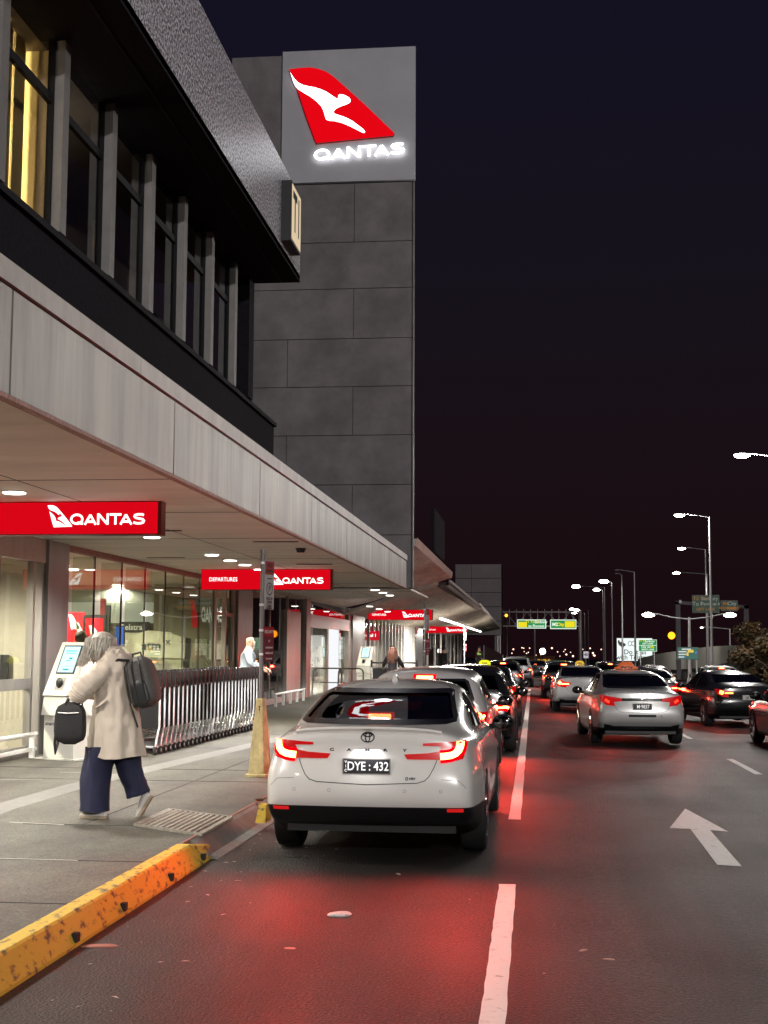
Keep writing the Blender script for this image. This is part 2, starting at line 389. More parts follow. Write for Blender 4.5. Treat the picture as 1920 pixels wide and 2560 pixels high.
# grey smudges, leaves, litter on the road
M_leaf = mat('dry_leaf', (0.35,0.30,0.27), 0.8)
def flat(name, cx, cy, lx, ly, ang, m, label, cat, th=0.012, z=None):
    bb = MB(); n = 16; z = groundz(cx,cy) if z is None else z; P = []
    for i in range(n):
        t = 2*math.pi*i/n; r_ = 1+0.08*math.sin(3*t+cx); P.append((lx*r_*math.cos(t), ly*r_*math.sin(t)))
    bb.loft([[(u*.93, v*.93, 0.0) for u, v in P], [(u, v, th*.5) for u, v in P], [(u*.85, v*.85, th) for u, v in P]])
    o_ = bb.build(name, m, smooth=True); o_.location = (cx, cy, z); o_.rotation_euler = (0, 0, ang); return tag(o_, label, cat)
flat('crushed_lid', -1.27, 9.07, 0.085, 0.06, 0.5, mat('tin_lid', (0.62,0.58,0.57), 0.4, noise=0.3, nscale=60), 'small crushed pale lid lying on the asphalt behind the white sedan', 'litter', 0.018)
for i, (x, y, l) in enumerate(((-1.42,8.05,'tiny white scrap on the asphalt nearer than the crushed lid'),(1.30,18.6,'small pale leaf on the middle lane beyond the arrow'),(-1.05,10.75,'small pale leaf close behind the white sedan bumper'),(.42,8.05,'pale speck of litter right of the near lane stripe'),(.28,8.25,'smaller pale speck right of the near lane stripe'))):
    flat('leaf', x, y, 0.035, 0.014, i, M_leaf, l, 'leaf', 0.006)
flat('leaf', -2.53, 7.95, 0.11, 0.03, 0.2, mat('red_leaf', (0.40,0.16,0.12), 0.7), 'long pale reddish leaf at a kerb drain hole', 'leaf', 0.012)

random.seed(21); b = MB()
for i in range(70):
    x = -2.62+abs(random.gauss(0,.42)); y = random.uniform(6.4,13); a = random.uniform(0,3.1); l = random.uniform(.008,.035); h_ = l*random.uniform(.15,.5)
    if i > 45: x = random.uniform(-1.8,3.2); y = random.uniform(6.3,16); l *= .7; h_ *= .7
    c, s = math.cos(a), math.sin(a); z = groundz(x,y)+.006
    b.add([(x-l*c,y-l*s,z),(x+h_*s,y-h_*c,z+.004),(x+l*c,y+l*s,z),(x-h_*s,y+h_*c,z+.003)],[(0,1,2,3)])
o = b.build('grit', mat('pale_grit', (0.38,0.35,0.33), 0.8), fix=False); tag(o, 'pale grit and leaf scraps scattered on the asphalt along the kerb', 'grit', kind='stuff')

# ================================================================== TERMINAL
W = -7.40; SOF = 3.36
term = thing('terminal_building', 'low dark airport terminal wing with a row of tall upper windows', 'building', (-5.5, 10, 0))
TL = (-5.5, 10, 0)
def P(b_, name, m, parent=term, loc=TL, smooth=False): return b_.build(name, m, parent, smooth=smooth, loc=loc)
# upper storey
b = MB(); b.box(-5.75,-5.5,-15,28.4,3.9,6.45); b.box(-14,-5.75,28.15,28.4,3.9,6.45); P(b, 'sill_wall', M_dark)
b = MB(); b.box(-5.62,-5.44,-15,28.42,6.45,6.53); P(b, 'sill', dull(mat('dark_sill', (0.02,0.02,0.024), 0.8)))
# upper window bays
cols = [14.94+1.85*i for i in range(-6, 6)]
M_mull = mat('pale_mullion', (0.21,0.195,0.188), 0.55, noise=0.1, nscale=4)
M_wfr = dull(mat('dark_window_frame', (0.012,0.011,0.013), 0.6))
M_dglass = glass('upper_glass', (0.75,0.73,0.70), 1.6, 0.05)
for i, y in enumerate(cols):
    b = MB(); b.box(-5.62,-5.42,y-0.10,y+0.10,6.53,8.83); mu = P(b, 'mullion', M_mull)
    if i+1 < len(cols):
        y1 = cols[i+1]; b = MB()
        for yy in (y+.12, y1-.12): b.box(-5.60,-5.53,yy-.03,yy+.03,6.53,8.83)
        b.box(-5.60,-5.54,y+.12,y1-.12,8.05,8.15); fr = P(b, 'window_frame', M_wfr)
        b = MB(); b.add([(-5.57,y+.1,6.53),(-5.57,y1-.1,6.53),(-5.57,y1-.1,8.83),(-5.57,y+.1,8.83)], [(0,1,2,3)])
        pn = b.build('pane', M_dglass, fr, loc=TL, fix=False)
b = MB(); b.box(-5.75,-5.40,25.25,25.7,6.53,8.85); P(b, 'end_post', M_dark)
# room behind the upper windows: blinds, walls, ceiling
M_room = mat('office_wall', (0.16,0.13,0.10), 0.8, noise=0.2, nscale=0.8)
b = MB(); b.box(-7.6,-7.5,15.2,25.4,6.4,8.9); P(b, 'room_wall', M_room)
b = MB(); b.box(-7.6,-5.66,15.15,15.25,6.4,8.9); P(b, 'yellow_partition', mat('yellow_wall',(0.70,0.58,0.28),.7,noise=.06,nscale=2,stretch=(9,1,.3)))
b = MB(); b.box(-7.6,-5.75,-15,25.5,8.86,8.9); b.box(-7.6,-5.75,-15,25.5,6.38,6.42); P(b, 'room_ceiling', M_room)
M_blind = mat('yellow_lit_blind', (0.75,0.62,0.30), 0.8, noise=0.06, nscale=2, stretch=(1,6,.3))
b = MB()
y = 3.0
while y < 14.8:
    b.box(-5.95,-5.93,y,y+.30,6.5,8.85); b.box(-5.98,-5.96,y+.30,y+.40,6.5,8.85); y += .4
P(b, 'blind', M_blind)
b = MB(); b.box(-6.35,-6.3,17.0,18.1,6.5,7.5); b.box(-6.3,-6.25,18.6,19.4,6.5,7.9); b.box(-6.4,-6.35,22.1,23.2,6.5,7.4); P(b, 'cabinet', mat('office_cabinet', (0.22,0.17,0.13), 0.7))
b = MB(); b.cyl((-6.4,16.9,8.2),(-6.4,16.9,8.25),0.12,n=14); P(b, 'ceiling_lamp', emis('office_lamp',(1,.95,.85),14))
light('office_light', 'POINT', (-6.3,13.2,7.6), 520, (1,0.82,0.5), .3)
light('office_lamp_light', 'POINT', (-6.4,16.9,8.1), 8, (1,0.85,0.7), 0.1)
# eave with pebble-dash fascia
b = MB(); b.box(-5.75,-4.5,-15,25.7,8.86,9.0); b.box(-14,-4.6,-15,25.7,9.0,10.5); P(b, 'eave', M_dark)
b = MB(); b.box(-4.86,-4.83,-15,25.6,8.84,8.86)
for y in (9.2,): b.box(-5.1,-4.52,y-.08,y+.08,8.3,8.86)
P(b, 'eave_beam', M_wfr)
M_peb = mat('pebble_dash_glints', (0.030,0.026,0.034), 0.3, col2=(0.98,0.92,1.0), nscale=22, lo=0.44, hi=0.56, bump=1.0, bscale=34, ndet=3)  # pebble grain, with lamp sparkle put into the near-white speckle
b = MB(); b.box(-4.6,-4.5,-15,25.7,8.9,10.56); P(b, 'fascia_band', M_peb)
# canopy
can = thing('canopy', 'long pale metal-clad canopy with flat white soffit over the footpath', 'canopy', (-3.3, 10, 3.36))
CL = (-3.3, 10, 3.36)
seams = [-11.8,-7.8,-3.8,0.2,4.22,8.22,12.2,16.2,20.13,24.0,27.9,31.2,35.6]
b = MB()
for a_, c_ in zip(seams, seams[1:]): b.box(-3.36,-3.30,a_+.016,c_-.016,SOF-.02,4.02)
b.build('fascia_panel', M_fascia, can, loc=CL)
b = MB()
for k_ in range(-3, 8):
    a_ = 5.5*k_; c_ = min(a_+5.5, 35.6)
    if c_ > a_: b.box(-3.40,-3.275,a_+.006,c_-.006,4.035,4.18)
b.build('cap_strip', mat('cap_metal', (0.44,0.41,0.39), 0.5, metal=0.2, noise=0.15, nscale=3, stretch=(1,1,.5)), can, loc=CL)
b = MB(); b.box(-3.37,-3.34,-15,35.6,3.36,4.14); b.box(-5.6,-3.37,-15,35.6,4.02,4.12); b.build('backing', M_blk, can, loc=CL)
b = MB(); b.box(-3.372,-3.300,-15,35.7,SOF-.05,SOF-.022); b.build('drip_edge', mat('rusty_edge', (0.33,0.17,0.14), 0.6, noise=0.35, nscale=25), can, loc=CL)
b = MB()
b.box(-16,-3.372,-15,44.0,SOF,SOF+.05)
b.build('soffit', M_soffit, can, loc=CL)
b = MB()
for y in (2.3,7.4,12.7,15.9,19.8,24.4,29,34,38.5): b.box(-7.38,-3.39,y-.006,y+.006,SOF-.004,SOF+.002)
for x in (-5.0,): b.box(x-.005,x+.005,-15,44,SOF-.003,SOF+.002)
b.build('soffit_joint', M_joint, can, loc=CL)
b = MB()
for x, y in ((-6.3,17.7),(-5.2,18.4),(-6.6,24),(-3.9,20.4),(-4.2,26)): b.box(x-.35,x+.35,y-.06,y+.06,SOF-.008,SOF+.001)
b.build('vent', M_joint, can, loc=CL)
b = MB(); b.cyl((-3.75,21.8,SOF-.07),(-3.75,21.8,SOF),.06,.09,n=12); b.build('sensor', M_blk, can, loc=CL)
# downlights
dl = None
rows = [(-5.39,13.64,'round canopy downlight above the nearest hanging red sign')]
rows += [(-5.5,y,'hidden') for y in (1.0, 4.2, 7.4, 10.5)]
rows += [(-5.56,23.2,'nearest of four downlights in a row left of the second red sign'),(-5.57,24.7,'second of four downlights in a row left of the second red sign'),(-5.58,26.05,'third of four downlights in a row left of the second red sign'),(-5.6,27.6,'farthest of the four downlights, touching the second red sign'),
         (-4.34,37.4,'nearest of three downlights just past the end of the metal fascia'),(-4.33,39.3,'middle of three downlights just past the end of the metal fascia'),(-4.34,41.3,'farthest of three downlights just past the end of the metal fascia')]
rows += [(-5.55,y,'hidden') for y in (17.0,19.4)]
for x, y, lb in rows:
    if lb == 'hidden': lb = 'round canopy downlight hidden behind the nearest red sign' if y > 14 else 'round canopy downlight nearer the camera than the first red sign'
    t_ = thing('downlight', lb, 'light', (x,y,SOF), 0, 'round downlights under the canopy')
    b = MB(); b.cyl((0,0,-.012),(0,0,-.002),.135,n=24); b.build('rim', M_white, t_, smooth=True)
    b = MB(); b.cyl((0,0,-.022),(0,0,-.012),.115,n=24); b.build('lens', M_lamp, t_, smooth=True)
    light('downlight_lamp', 'SPOT', (x,y,SOF-.04), 560 if y < 30 else 460, (1,.95,.87), .11, None, 150, .6)
# more soffit lights inside the second canopy
# tower
tw = thing('stair_tower', 'tall concrete panel tower carrying the big illuminated airline sign', 'tower', (-5.7,36,0)); TWL = (-5.7,36,0)
M_pan = mat('tower_panel', (0.20,0.18,0.186), 0.75, noise=0.22, nscale=1.1, bump=0.2, bscale=25)
b = MB(); b.box(-8.3,-3.22,36.06,36.9,3.34,18.2); b.build('core', M_blk, tw, loc=TWL)
zs = [3.34,4.52,5.86,7.18,8.51,9.85,11.18,12.52,13.82,14.5]
zs = [3.34,4.72,6.09,7.45,8.78,10.12,11.47,12.80,14.10,14.46]
px_ = lambda lo, s_: [lo] + s_ + [-3.17]
b = MB()
zz = [3.34] + [1.75+(1622-y_)*36/3400 for y_ in (1338,1210,1083,957,832,701,578)] + [14.46]
for r_ in range(len(zz)-1):
    z0, z1 = zz[r_], zz[r_+1]
    xs = {0:[],1:[-4.81],2:[-6.62],3:[-4.81],4:[-6.62],5:[-4.81],6:[],7:[-4.81]}[r_]
    ed = [-8.3]+xs+[-3.19]
    for x0, x1 in zip(ed, ed[1:]): b.box(x0+.008,x1-.008,36.0,36.06,z0+.009,z1-.009)
    b.box(-3.22,-3.17,36.0,36.25,z0+.009,z1-.009)
b.box(-8.3,-6.85,36.02,36.06,14.46,18.2); b.box(-3.22,-3.17,36.07,36.25,14.47,18.2)
P_ = b.build('facade_panel', M_pan, tw, loc=TWL)
M_cab = mat('sign_cabinet_grey', (0.52,0.51,0.55), 0.45, noise=0.06, nscale=0.7)
sg = thing('tower_sign', 'large square grey sign cabinet with red tail fin and lit airline name', 'sign', (-5.0,35.9,14.47)); SL = (-5.0,35.9,14.47)
b = MB(); b.box(-6.83,-3.13,35.85,36.0,14.47,18.24); b.build('cabinet', M_cab, sg, loc=SL)
# pixel-to-metre on the cabinet face: z8 frame 270..1583 -> x -6.83..-3.14
def cab(u, v, w_=0): return (-6.83+(u-268)*(3.69/1312), 35.85-w_, 18.24-(v-110+(u-268)*-.033+18)*(3.77/1305))
vs, fs = tess(FIN); b = MB(); n = len(FIN)
b.add([cab(u,v,.12) for u,v in vs], fs); o = b.build('fin_face', emis('fin_red', (0.88,0.002,0.008), 0.68), sg, loc=SL, fix=False)
b = MB(); b.add([cab(u,v,.118) for u,v in FIN]+[cab(u,v,0.03) for u,v in FIN], [(i,(i+1)%n,n+(i+1)%n,n+i) for i in range(n)]); b.build('fin_return', M_signred, sg, loc=SL)
vs, fs = tess(ROO); b = MB(); b.add([cab(u,v,.126) for u,v in vs], fs); b.build('kangaroo_shape', emis('roo_white', (1,1,1), 2.6), sg, loc=SL, fix=False)
word, wl = airline_word()
b = MB(); s_ = 885/wl
for k_, (vs, fs) in enumerate(word): b.add([cab(595+u*s_, 1210-(u*s_)*.012-v*112, .10+.0006*k_) for u, v in vs], fs)
b.build('lettering', emis('letter_white', (1,1,1), 2.8), sg, loc=SL, fix=False)
light('sign_glow', 'AREA', (-4.4,35.65,15.25), 34, (.95,.97,1), .9, (R(-90),0,0))
light('sign_glow_top', 'AREA', (-5.9,35.62,17.9), 22, (.85,.92,1), .5, (R(-90),0,0))
# T1 box
t1 = thing('terminal_number_sign', 'black box sign reading T1 fixed to the end of the pebble fascia', 'sign', (-4.4,24,9.3)); L1 = (-4.4,24,9.3)
b = MB(); b.box(-4.5,-4.31,23.65,24.62,9.08,10.20); b.build('housing', M_blk, t1, loc=L1)
b = MB(); b.box(-4.308,-4.300,23.69,24.58,9.13,10.15); b.build('face', mat('cream_acrylic', (0.62,0.52,0.36), 0.4, emit=(1,.78,.50), es=0.42), t1, loc=L1)
b = MB(); put2d(b, text_mb('T1', 1.05, 0.03, 0.85), lambda u, v: (-4.296, 24.135+u*.78, 9.64+v*.95)); b.build('lettering', M_blk, t1, loc=L1, fix=False)

# second canopy beyond the tower
c2 = thing('far_canopy', 'sloping boarded canopy beyond the tower with a louvred outer edge', 'canopy', (-3.2,53,3.3)); C2 = (-3.2,53,3.3)
M_boards = mat('pink_lit_boards', (0.74,0.66,0.62), 0.6, noise=0.22, nscale=2.5, stretch=(1,.25,1))
def slab(mb, A, B, th=.12):
    """A,B: lists of (x,z) across at two y"""
    (ya, pa), (yb, pb) = A, B
    mb.loft([[(x, ya, z) for x, z in pa]+[(x, ya, z+th) for x, z in pa[::-1]], [(x, yb, z) for x, z in pb]+[(x, yb, z+th) for x, z in pb[::-1]]])
b = MB(); slab(b, (36.5,[(-7.4,3.3),(-6.3,3.55),(-3.14,4.5)]), (53,[(-7.4,3.3),(-6.3,3.55),(-3.14,4.48)]), .2); b.build('near_slab', M_boards, c2, loc=C2)
b = MB(); b.add([(-3.14,36.5,4.5),(-3.14,53,4.48),(-3.10,53,4.70),(-3.10,36.5,4.72)],[(0,1,2,3)]); b.build('near_edge', mat('rust_edge2',(0.36,0.2,0.16),.6,noise=.3,nscale=5), c2, loc=C2, fix=False)
b = MB(); slab(b, (53.1,[(-7.4,3.05),(-5.2,3.75),(-3.7,4.22)]), (86,[(-7.4,3.0),(-5.2,3.6),(-3.5,4.10)]), .12); slab(b, (86.02,[(-7.4,3.0),(-5.2,3.6),(-3.3,4.35)]), (140,[(-7.4,3.2),(-5.2,3.4),(-3.3,3.75)]), .25)
b.build('far_slab', M_boards, c2, loc=C2)
b = MB()
for i in range(34):
    y = 53.5+i*0.95; b.box(-3.75,-3.25,y,y+.12,4.16,4.34)
b.box(-3.3,-3.2,53.1,86,4.30,4.42); b.build('louvre', mat('louvre_brown',(0.20,0.15,0.14),.6), c2, loc=C2)
b = MB(); b.box(-3.36,-3.26,52.95,53.1,4.2,4.9); b.build('joint', M_dark, c2, loc=C2)
for i, (x, y, lb) in enumerate(((-6.0,50,'nearest of three downlights above the third red sign'),(-6.05,53.6,'middle of three downlights above the third red sign'),(-6.1,57.2,'farthest of three downlights above the third red sign'))):
    z_ = 3.30
    t_ = thing('downlight', lb, 'light', (x,y,z_), 0, 'round downlights under the canopy')
    b = MB(); b.cyl((0,0,-.02),(0,0,.03),.15,n=20); b.build('rim', M_white, t_, smooth=True)
    b = MB(); b.cyl((0,0,-.03),(0,0,-.02),.12,n=20); b.build('lens', M_lamp, t_, smooth=True)
    light('downlight_lamp', 'SPOT', (x,y,z_-.05), 300, (1,.92,.8), .12, None, 150, .6)
for i, (y0, y1) in enumerate(((66.5,89),(92,119))):
    t_ = thing('tube_light', ('nearer' if i == 0 else 'farther')+' long row of white tube lights under the far canopy', 'light', (-4.5,y0,3.2), 0, 'tube lights under the far canopy')
    b = MB(); b.box(-.08,.08,0,y1-y0,.03,.08); b.build('batten', M_white, t_)
    b = MB(); yy = 0
    while yy < y1-y0-1.2: b.cyl((0,yy+.1,0),(0,yy+1.5,0),.05,n=8); yy += 1.75
    b.build('tube', emis('tube_glow',(1,.97,.88),10), t_)
    light('tube_light_lamp', 'AREA', (-4.5,(y0+y1)/2,3.1), 2400, (1,.95,.85), 3)
# far block tower
ft = thing('distant_tower', 'plain grey panel block rising behind the far end of the canopy', 'tower', (-5.9,150,0)); FL = (-5.9,150,0)
b = MB(); zt = 1.75+210*150/3400
for r_ in range(5):
    for q in range(2): b.box([-8.5,-6.7][q]+.02,[-6.7,-3.42][q]-.02,150,156,3.2+(zt-3.2)*r_/5+.03,3.2+(zt-3.2)*(r_+1)/5-.03)
b.build('facade_panel', mat('far_panel',(0.38,0.33,0.34),.8,noise=.1,nscale=.5), ft, loc=FL)
b = MB(); b.box(-8.48,-3.44,150.05,155.9,3.2,zt-.05); b.build('core', M_dark, ft, loc=FL)
b = MB(); b.cyl((-3.6,150,-1.2),(-3.6,150,3.2),.09,n=10); b.cyl((-3.85,150.5,-1.2),(-3.85,150.5,3.2),.09,n=10); b.build('post', M_steel, ft, loc=FL)
# side screen (ribbed) on tower's far side
b = MB()
for i in range(9): b.box(-3.16,-3.02,42.0+i*.55,42.25+i*.55,4.75,6.1)
b.build('ribbed_screen', M_dark, tw, loc=TWL)

# ------------------------------------------------------------------ shopfront
sf = thing('shopfront', 'terminal glass shopfront wall with grey columns along the footpath', 'shopfront', (W,20,PZ)); FLc = (W,20,PZ)
def S(b_, name, m, parent=sf, smooth=False, fix=True): return b_.build(name, m, parent, smooth=smooth, loc=FLc, fix=fix)
def pane(y0, y1, z0=.32, z1=SOF-.0, x=W, m=None, name='pane'):
    b_ = MB(); b_.add([(x,y0,z0),(x,y1,z0),(x,y1,z1),(x,y0,z1)],[(0,1,2,3)]); return S(b_, name, m or M_glass, fix=False)
M_col = mat('column_cladding', (0.19,0.175,0.175), 0.3, noise=0.14, nscale=3, stretch=(1,1,.3))
for y0, y1, d in ((19.95,20.86,.10),(33.3,35.05,.12),(54.9,58.8,.14)):
    b = MB(); b.box(W-.35,W+d,y0,y1,PZ,SOF-.0); S(b, 'column', M_col)
# near bay
b = MB()
for y in (19.5,19.85): b.box(W-.05,W+.05,y-.035,y+.035,PZ,SOF)
b.box(W-.06,W+.07,2,19.9,3.0,SOF); b.box(W-.05,W+.04,2,19.9,PZ,.30)
for y in (4.0,8.2,12.6,16.2,18.2): b.box(W-.04,W+.04,y-.04,y+.04,.3,3.0)
b.box(W-.03,W+.045,16,19.5,1.12,1.28)
S(b, 'door_frame', M_alu)
for a_, c_ in ((2,4),(4,8.2),(8.2,12.6),(12.6,16.2),(16.2,19.5)): pane(a_, c_, .30, 3.0)
# butt-jointed glass bay with fins
ys = [20.86,22.46,24.0,25.5,26.95,28.4,29.8,31.2]
for a_, c_ in zip(ys, ys[1:]): pane(a_+.006, c_-.006, .22, 3.30)
b = MB(); b.box(W-.04,W+.04,20.86,33.3,PZ,.23); b.box(W-.06,W+.06,20.86,33.3,3.27,SOF); S(b, 'glass_channel', mat('dusty_red_channel',(0.28,0.12,0.11),.6,noise=.2,nscale=10))
M_fin = glass('fin_glass', (0.62,0.70,0.58), 1.5)
for y in ys[1:]:
    b = MB(); b.add([(W-.02,y,.23),(W-.40,y,.23),(W-.40,y,3.27),(W-.02,y,3.27)],[(0,1,2,3)]); S(b, 'glass_fin', M_fin, fix=False)
    b = MB(); b.box(W-.03,W+.004,y-.008,y+.008,.23,3.27); S(b, 'glass_joint', M_joint)
b = MB()
for y in (31.25,32.25,33.25): b.box(W-.05,W+.05,y-.05,y+.05,PZ,SOF)
b.box(W-.03,W+.03,31.3,33.2,2.5,2.58); S(b, 'window_frame', M_alu); pane(31.3,32.2); pane(32.3,33.2)
# grey bay past the reddish column
M_mesh = mat('grey_blind', (0.15,0.145,0.14), 0.7, noise=0.12, nscale=3, stretch=(1,8,.2))
b = MB(); b.box(W-.5,W-.45,35.1,43.6,PZ,SOF); S(b, 'grey_blind', M_mesh)
for a_, c_ in ((35.1,37.9),(37.9,40.7),(40.7,43.6)): pane(a_, c_, .3)
b = MB()
for y in (35.12,37.9,40.7,43.6): b.box(W-.04,W+.04,y-.03,y+.03,PZ,SOF)
b.box(W-.05,W+.10,40.2,42.6,PZ,2.86); b.box(W-.04,W+.05,35.1,43.6,PZ,.3); S(b, 'window_frame', M_alu)
# entry portal
for q_ in ((.12,43.6,44.4,3.34),(.08,54.0,54.9,3.3),(.05,48.6,48.9,2.5),(.05,51.4,51.6,2.5)):
    b = MB(); b.box(W-.1,W+q_[0],q_[1],q_[2],PZ,q_[3]); S(b, 'portal_frame', M_alu)
b = MB(); b.box(W-.1,W+.1,44.4,54.0,2.42,2.85); S(b, 'door_header', mat('red_header',(0.36,0.05,0.05),.35))
for a_, c_ in ((44.4,48.6),(51.6,54)): pane(a_, c_, .2, 2.42)
for a_, c_ in ((44.4,47.4),(47.4,50.6),(50.6,54)): pane(a_, c_, 2.85, 3.32)
b = MB(); b.box(W-.04,W+.06,48.9,51.4,.2,2.42); S(b, 'white_door', emis('lit_white_panel',(.95,.97,1),.75))
# slatted bay
b = MB()
for i in range(15): y = 60.6+i*1.66; b.box(W+.02,W+.14,y-.07,y+.07,PZ,SOF-.1)
S(b, 'slat', mat('slat_white',(0.62,0.60,0.58),.4,metal=.2))
pane(58.9,84.6,.2,3.2)
b = MB(); b.box(W-.1,W+.15,84.6,90,PZ,3.2); b.box(W-.1,W+.1,58.8,140,3.1,3.4); b.box(W-.1,W+.1,117,119,PZ,3.2); b.box(W-.1,W+.1,140,141,PZ,3.2); S(b, 'far_pier', M_col)
for a_, c_ in ((90,103),(103,117),(119,129),(129,140)): pane(a_, c_, .2, 3.1)
b = MB()
for y in (96,103,110,123,129,135): b.box(W-.05,W+.06,y-.1,y+.1,PZ,3.1)
S(b, 'far_mullion', M_alu)
# interior shell
it = thing('terminal_interior', 'cream interior hall with dark ceiling lights seen through the glass wall', 'interior', (-11,30,PZ)); IL = (-11,30,PZ)
def I(b_, name, m, parent=it, smooth=False, fix=True): return b_.build(name, m, parent, smooth=smooth, loc=IL, fix=fix)
b = MB(); b.box(-16,-15.9,2,142,PZ,3.3); b.box(-16,W-.4,1.9,2,PZ,3.3); b.box(-16,W-.1,140.4,140.5,PZ,3.3); I(b, 'back_wall', M_cream)
b = MB(); b.box(-16,W-.05,2,142,PZ+.004,PZ+.01); I(b, 'floor', mat('terrazzo',(0.40,0.36,0.30),.25,noise=.1,nscale=20))
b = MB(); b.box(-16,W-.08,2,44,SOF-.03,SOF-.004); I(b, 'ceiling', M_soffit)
b = MB(); b.box(-10.2,W-.08,19.8,20.2,PZ,3.3); I(b, 'near_partition', M_cream)
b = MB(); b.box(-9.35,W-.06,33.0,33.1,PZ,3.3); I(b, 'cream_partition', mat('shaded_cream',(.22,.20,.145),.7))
b = MB(); b.box(-11.6,-9.4,37.0,37.3,PZ,3.3); I(b, 'black_wall', mat('black_wall',(0.016,0.014,0.018),.3))
b = MB(); b.box(-15.9,-9.65,34,34.3,PZ,2.35); I(b, 'timber_wall', mat('timber_slats',(0.12,0.085,0.06),.6,noise=.5,nscale=3,stretch=(9,1,.3)))
b = MB(); b.box(-15.9,-9.65,33.95,34.2,2.35,2.88); I(b, 'white_bulkhead', mat('bulkhead_glow',(.8,.8,.78),.5,emit=(.95,.97,1),es=.22))  # slight emission added to brighten the band, it is no lamp
b = MB(); b.box(-15.9,-9.65,34.0,34.2,2.88,3.3); I(b, 'grey_bulkhead', mat('bulkhead_grey',(.40,.39,.38),.6))
b = MB()
for q in ((-10.9,-10.6),(-10.3,-10.0)): b.box(q[0],q[1],36.96,37,2.9,3.25); b.box(q[0],q[1],36.96,37,2.2,2.6)
I(b, 'pale_panel', mat('beige_panel',(0.5,0.42,0.3),.5))
for x, y in ((-9.2,12),(-9.2,17),(-9.0,24.5),(-9.4,27),(-10.8,30),(-10.6,34),(-13,30),(-9,38),(-10,47),(-10,53),(-10,62),(-10,72),(-10,82),(-10,96),(-10,108),(-10,125)):
    b = MB(); z_ = 3.30 if y < 44 else 3.0
    b.cyl((x,y,z_),(x,y,z_+.02),.14,n=16); I(b, 'ceiling_lamp', M_lamp)
    light('hall_lamp', 'SPOT', (x,y,z_-.04), 950 if y < 40 else 750, (1,.93,.78), .10, None, 165, .4)
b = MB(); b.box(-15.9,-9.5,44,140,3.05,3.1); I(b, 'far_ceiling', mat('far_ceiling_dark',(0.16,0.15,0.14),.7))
b = MB(); b.box(-12,-11.9,59,140,PZ,3.1); I(b, 'far_wall', mat('far_wall_grey',(0.16,0.15,0.15),.6,noise=.3,nscale=.8))
# interior wall sign
b = MB(); s_ = .30/750
FS = [(u*s_, v*s_) for u, v in [((u-340), (1040-v)) for u, v in FIN]]
vs, fs = tess([(u*.6, v*2.3) for u, v in FS]); b.add([(-8.42+u, 32.96, 2.22+v) for u, v in vs], fs); I(b, 'red_fin', mat('fin_red_paint',(0.55,0.01,0.015),.4,emit=(.9,0,0.01),es=.25), fix=False)
b = MB()
for k_, (vs, fs) in enumerate(word): b.add([(-8.13+u*.078, 32.95-.0006*k_, 2.36+v*.38) for u, v in vs], fs)
I(b, 'wall_lettering', mat('white_letters',(.9,.9,.88),.4,emit=(1,1,1),es=.35), fix=False)
b = MB(); b.box(-8.28,-7.98,32.93,32.96,1.55,1.95); b.box(-7.92,-7.56,32.93,32.96,1.45,1.92); I(b, 'poster', mat('pale_poster',(0.62,0.60,0.50),.5,col2=(.3,.33,.28),nscale=6,lo=.5,hi=.6))
b = MB(); b.box(-7.62,-7.50,32.9,32.96,1.75,2.15); I(b, 'notice', M_white)
# ================================================================== SIGNS, POLES, PROPS
def face_text(mb, txt, cx, cz, size, y, bold=0.0, xs=1.0, sx_=1.0, align='CENTER'):
    put2d(mb, text_mb(txt, size, bold, xs, align), lambda u, v: (cx+u*sx_, y, cz+v))
def red_sign(x, y, zb, h, label, dep=True, rods=None, wid=2.75, rev=False):
    """double-faced light box hung across the footpath; x is its right-hand end"""
    t_ = thing('hanging_sign', label, 'sign', (x-wid/2, y, zb), 0, 'red airline signs hung across the footpath')
    hw = wid/2
    b = MB(); b.box(-hw,hw,-.09,.09,0,h); b.build('housing', M_signred, t_)
    b = MB(); b.box(-hw+.012,hw-.04,-.098,-.091,.012,h-.012); b.build('red_face', M_red, t_)
    b = MB(); b.box(-hw+.04,hw-.012,.091,.098,.012,h-.012); b.build('rear_face', M_red, t_)
    s_ = .245/750; ox = hw-1.30; ls = .125; k_ = .123; z0_ = (h-.375)*.35
    vs, fs = tess([((u-340)*s_*.85, (1040-v)*s_) for u, v in FIN])
    b = MB(); b.add([(ox+u, -.104, .085+z0_+v) for u, v in vs], fs)
    for q, (vs, fs) in enumerate(word): b.add([(ox+.265+u*k_, -.104-.0006*q, .112+z0_+v*ls) for u, v in vs], fs)
    b.build('lettering', M_wht, t_, fix=False)
    b = MB(); face_text(b, 'DEPARTURES', -hw+.47, .195+z0_, .118, -.104, 0.0, .86); b.build('departures_lettering', M_wht, t_, fix=False)
    vs, fs = tess([((u-340)*s_*.85, (1040-v)*s_) for u, v in ROO])
    b = MB(); b.add([(ox+u, -.108, .085+z0_+v) for u, v in vs], fs); b.build('kangaroo_cutout', M_red, t_, fix=False)
    if rods:
        b = MB()
        for r_ in rods: b.cyl((r_,0,h),(r_,0,h+1.1),.018,n=8)
        b.build('rod', M_white, t_)
    return t_
red_sign(-4.085, 14.72, 2.985, .375, 'nearest and largest red airline sign hanging at left edge', True)
red_sign(-4.10, 27.77, 2.93, .43, 'second red DEPARTURES sign, behind the parking sign pole', True)
red_sign(-4.20, 57.5, 2.93, .44, 'third red DEPARTURES sign hung on two white rods', True, (-.35,.85))
red_sign(-4.27, 88, 2.72, .44, 'smallest and farthest red DEPARTURES sign under the tube lights', True, (-.6,.5))
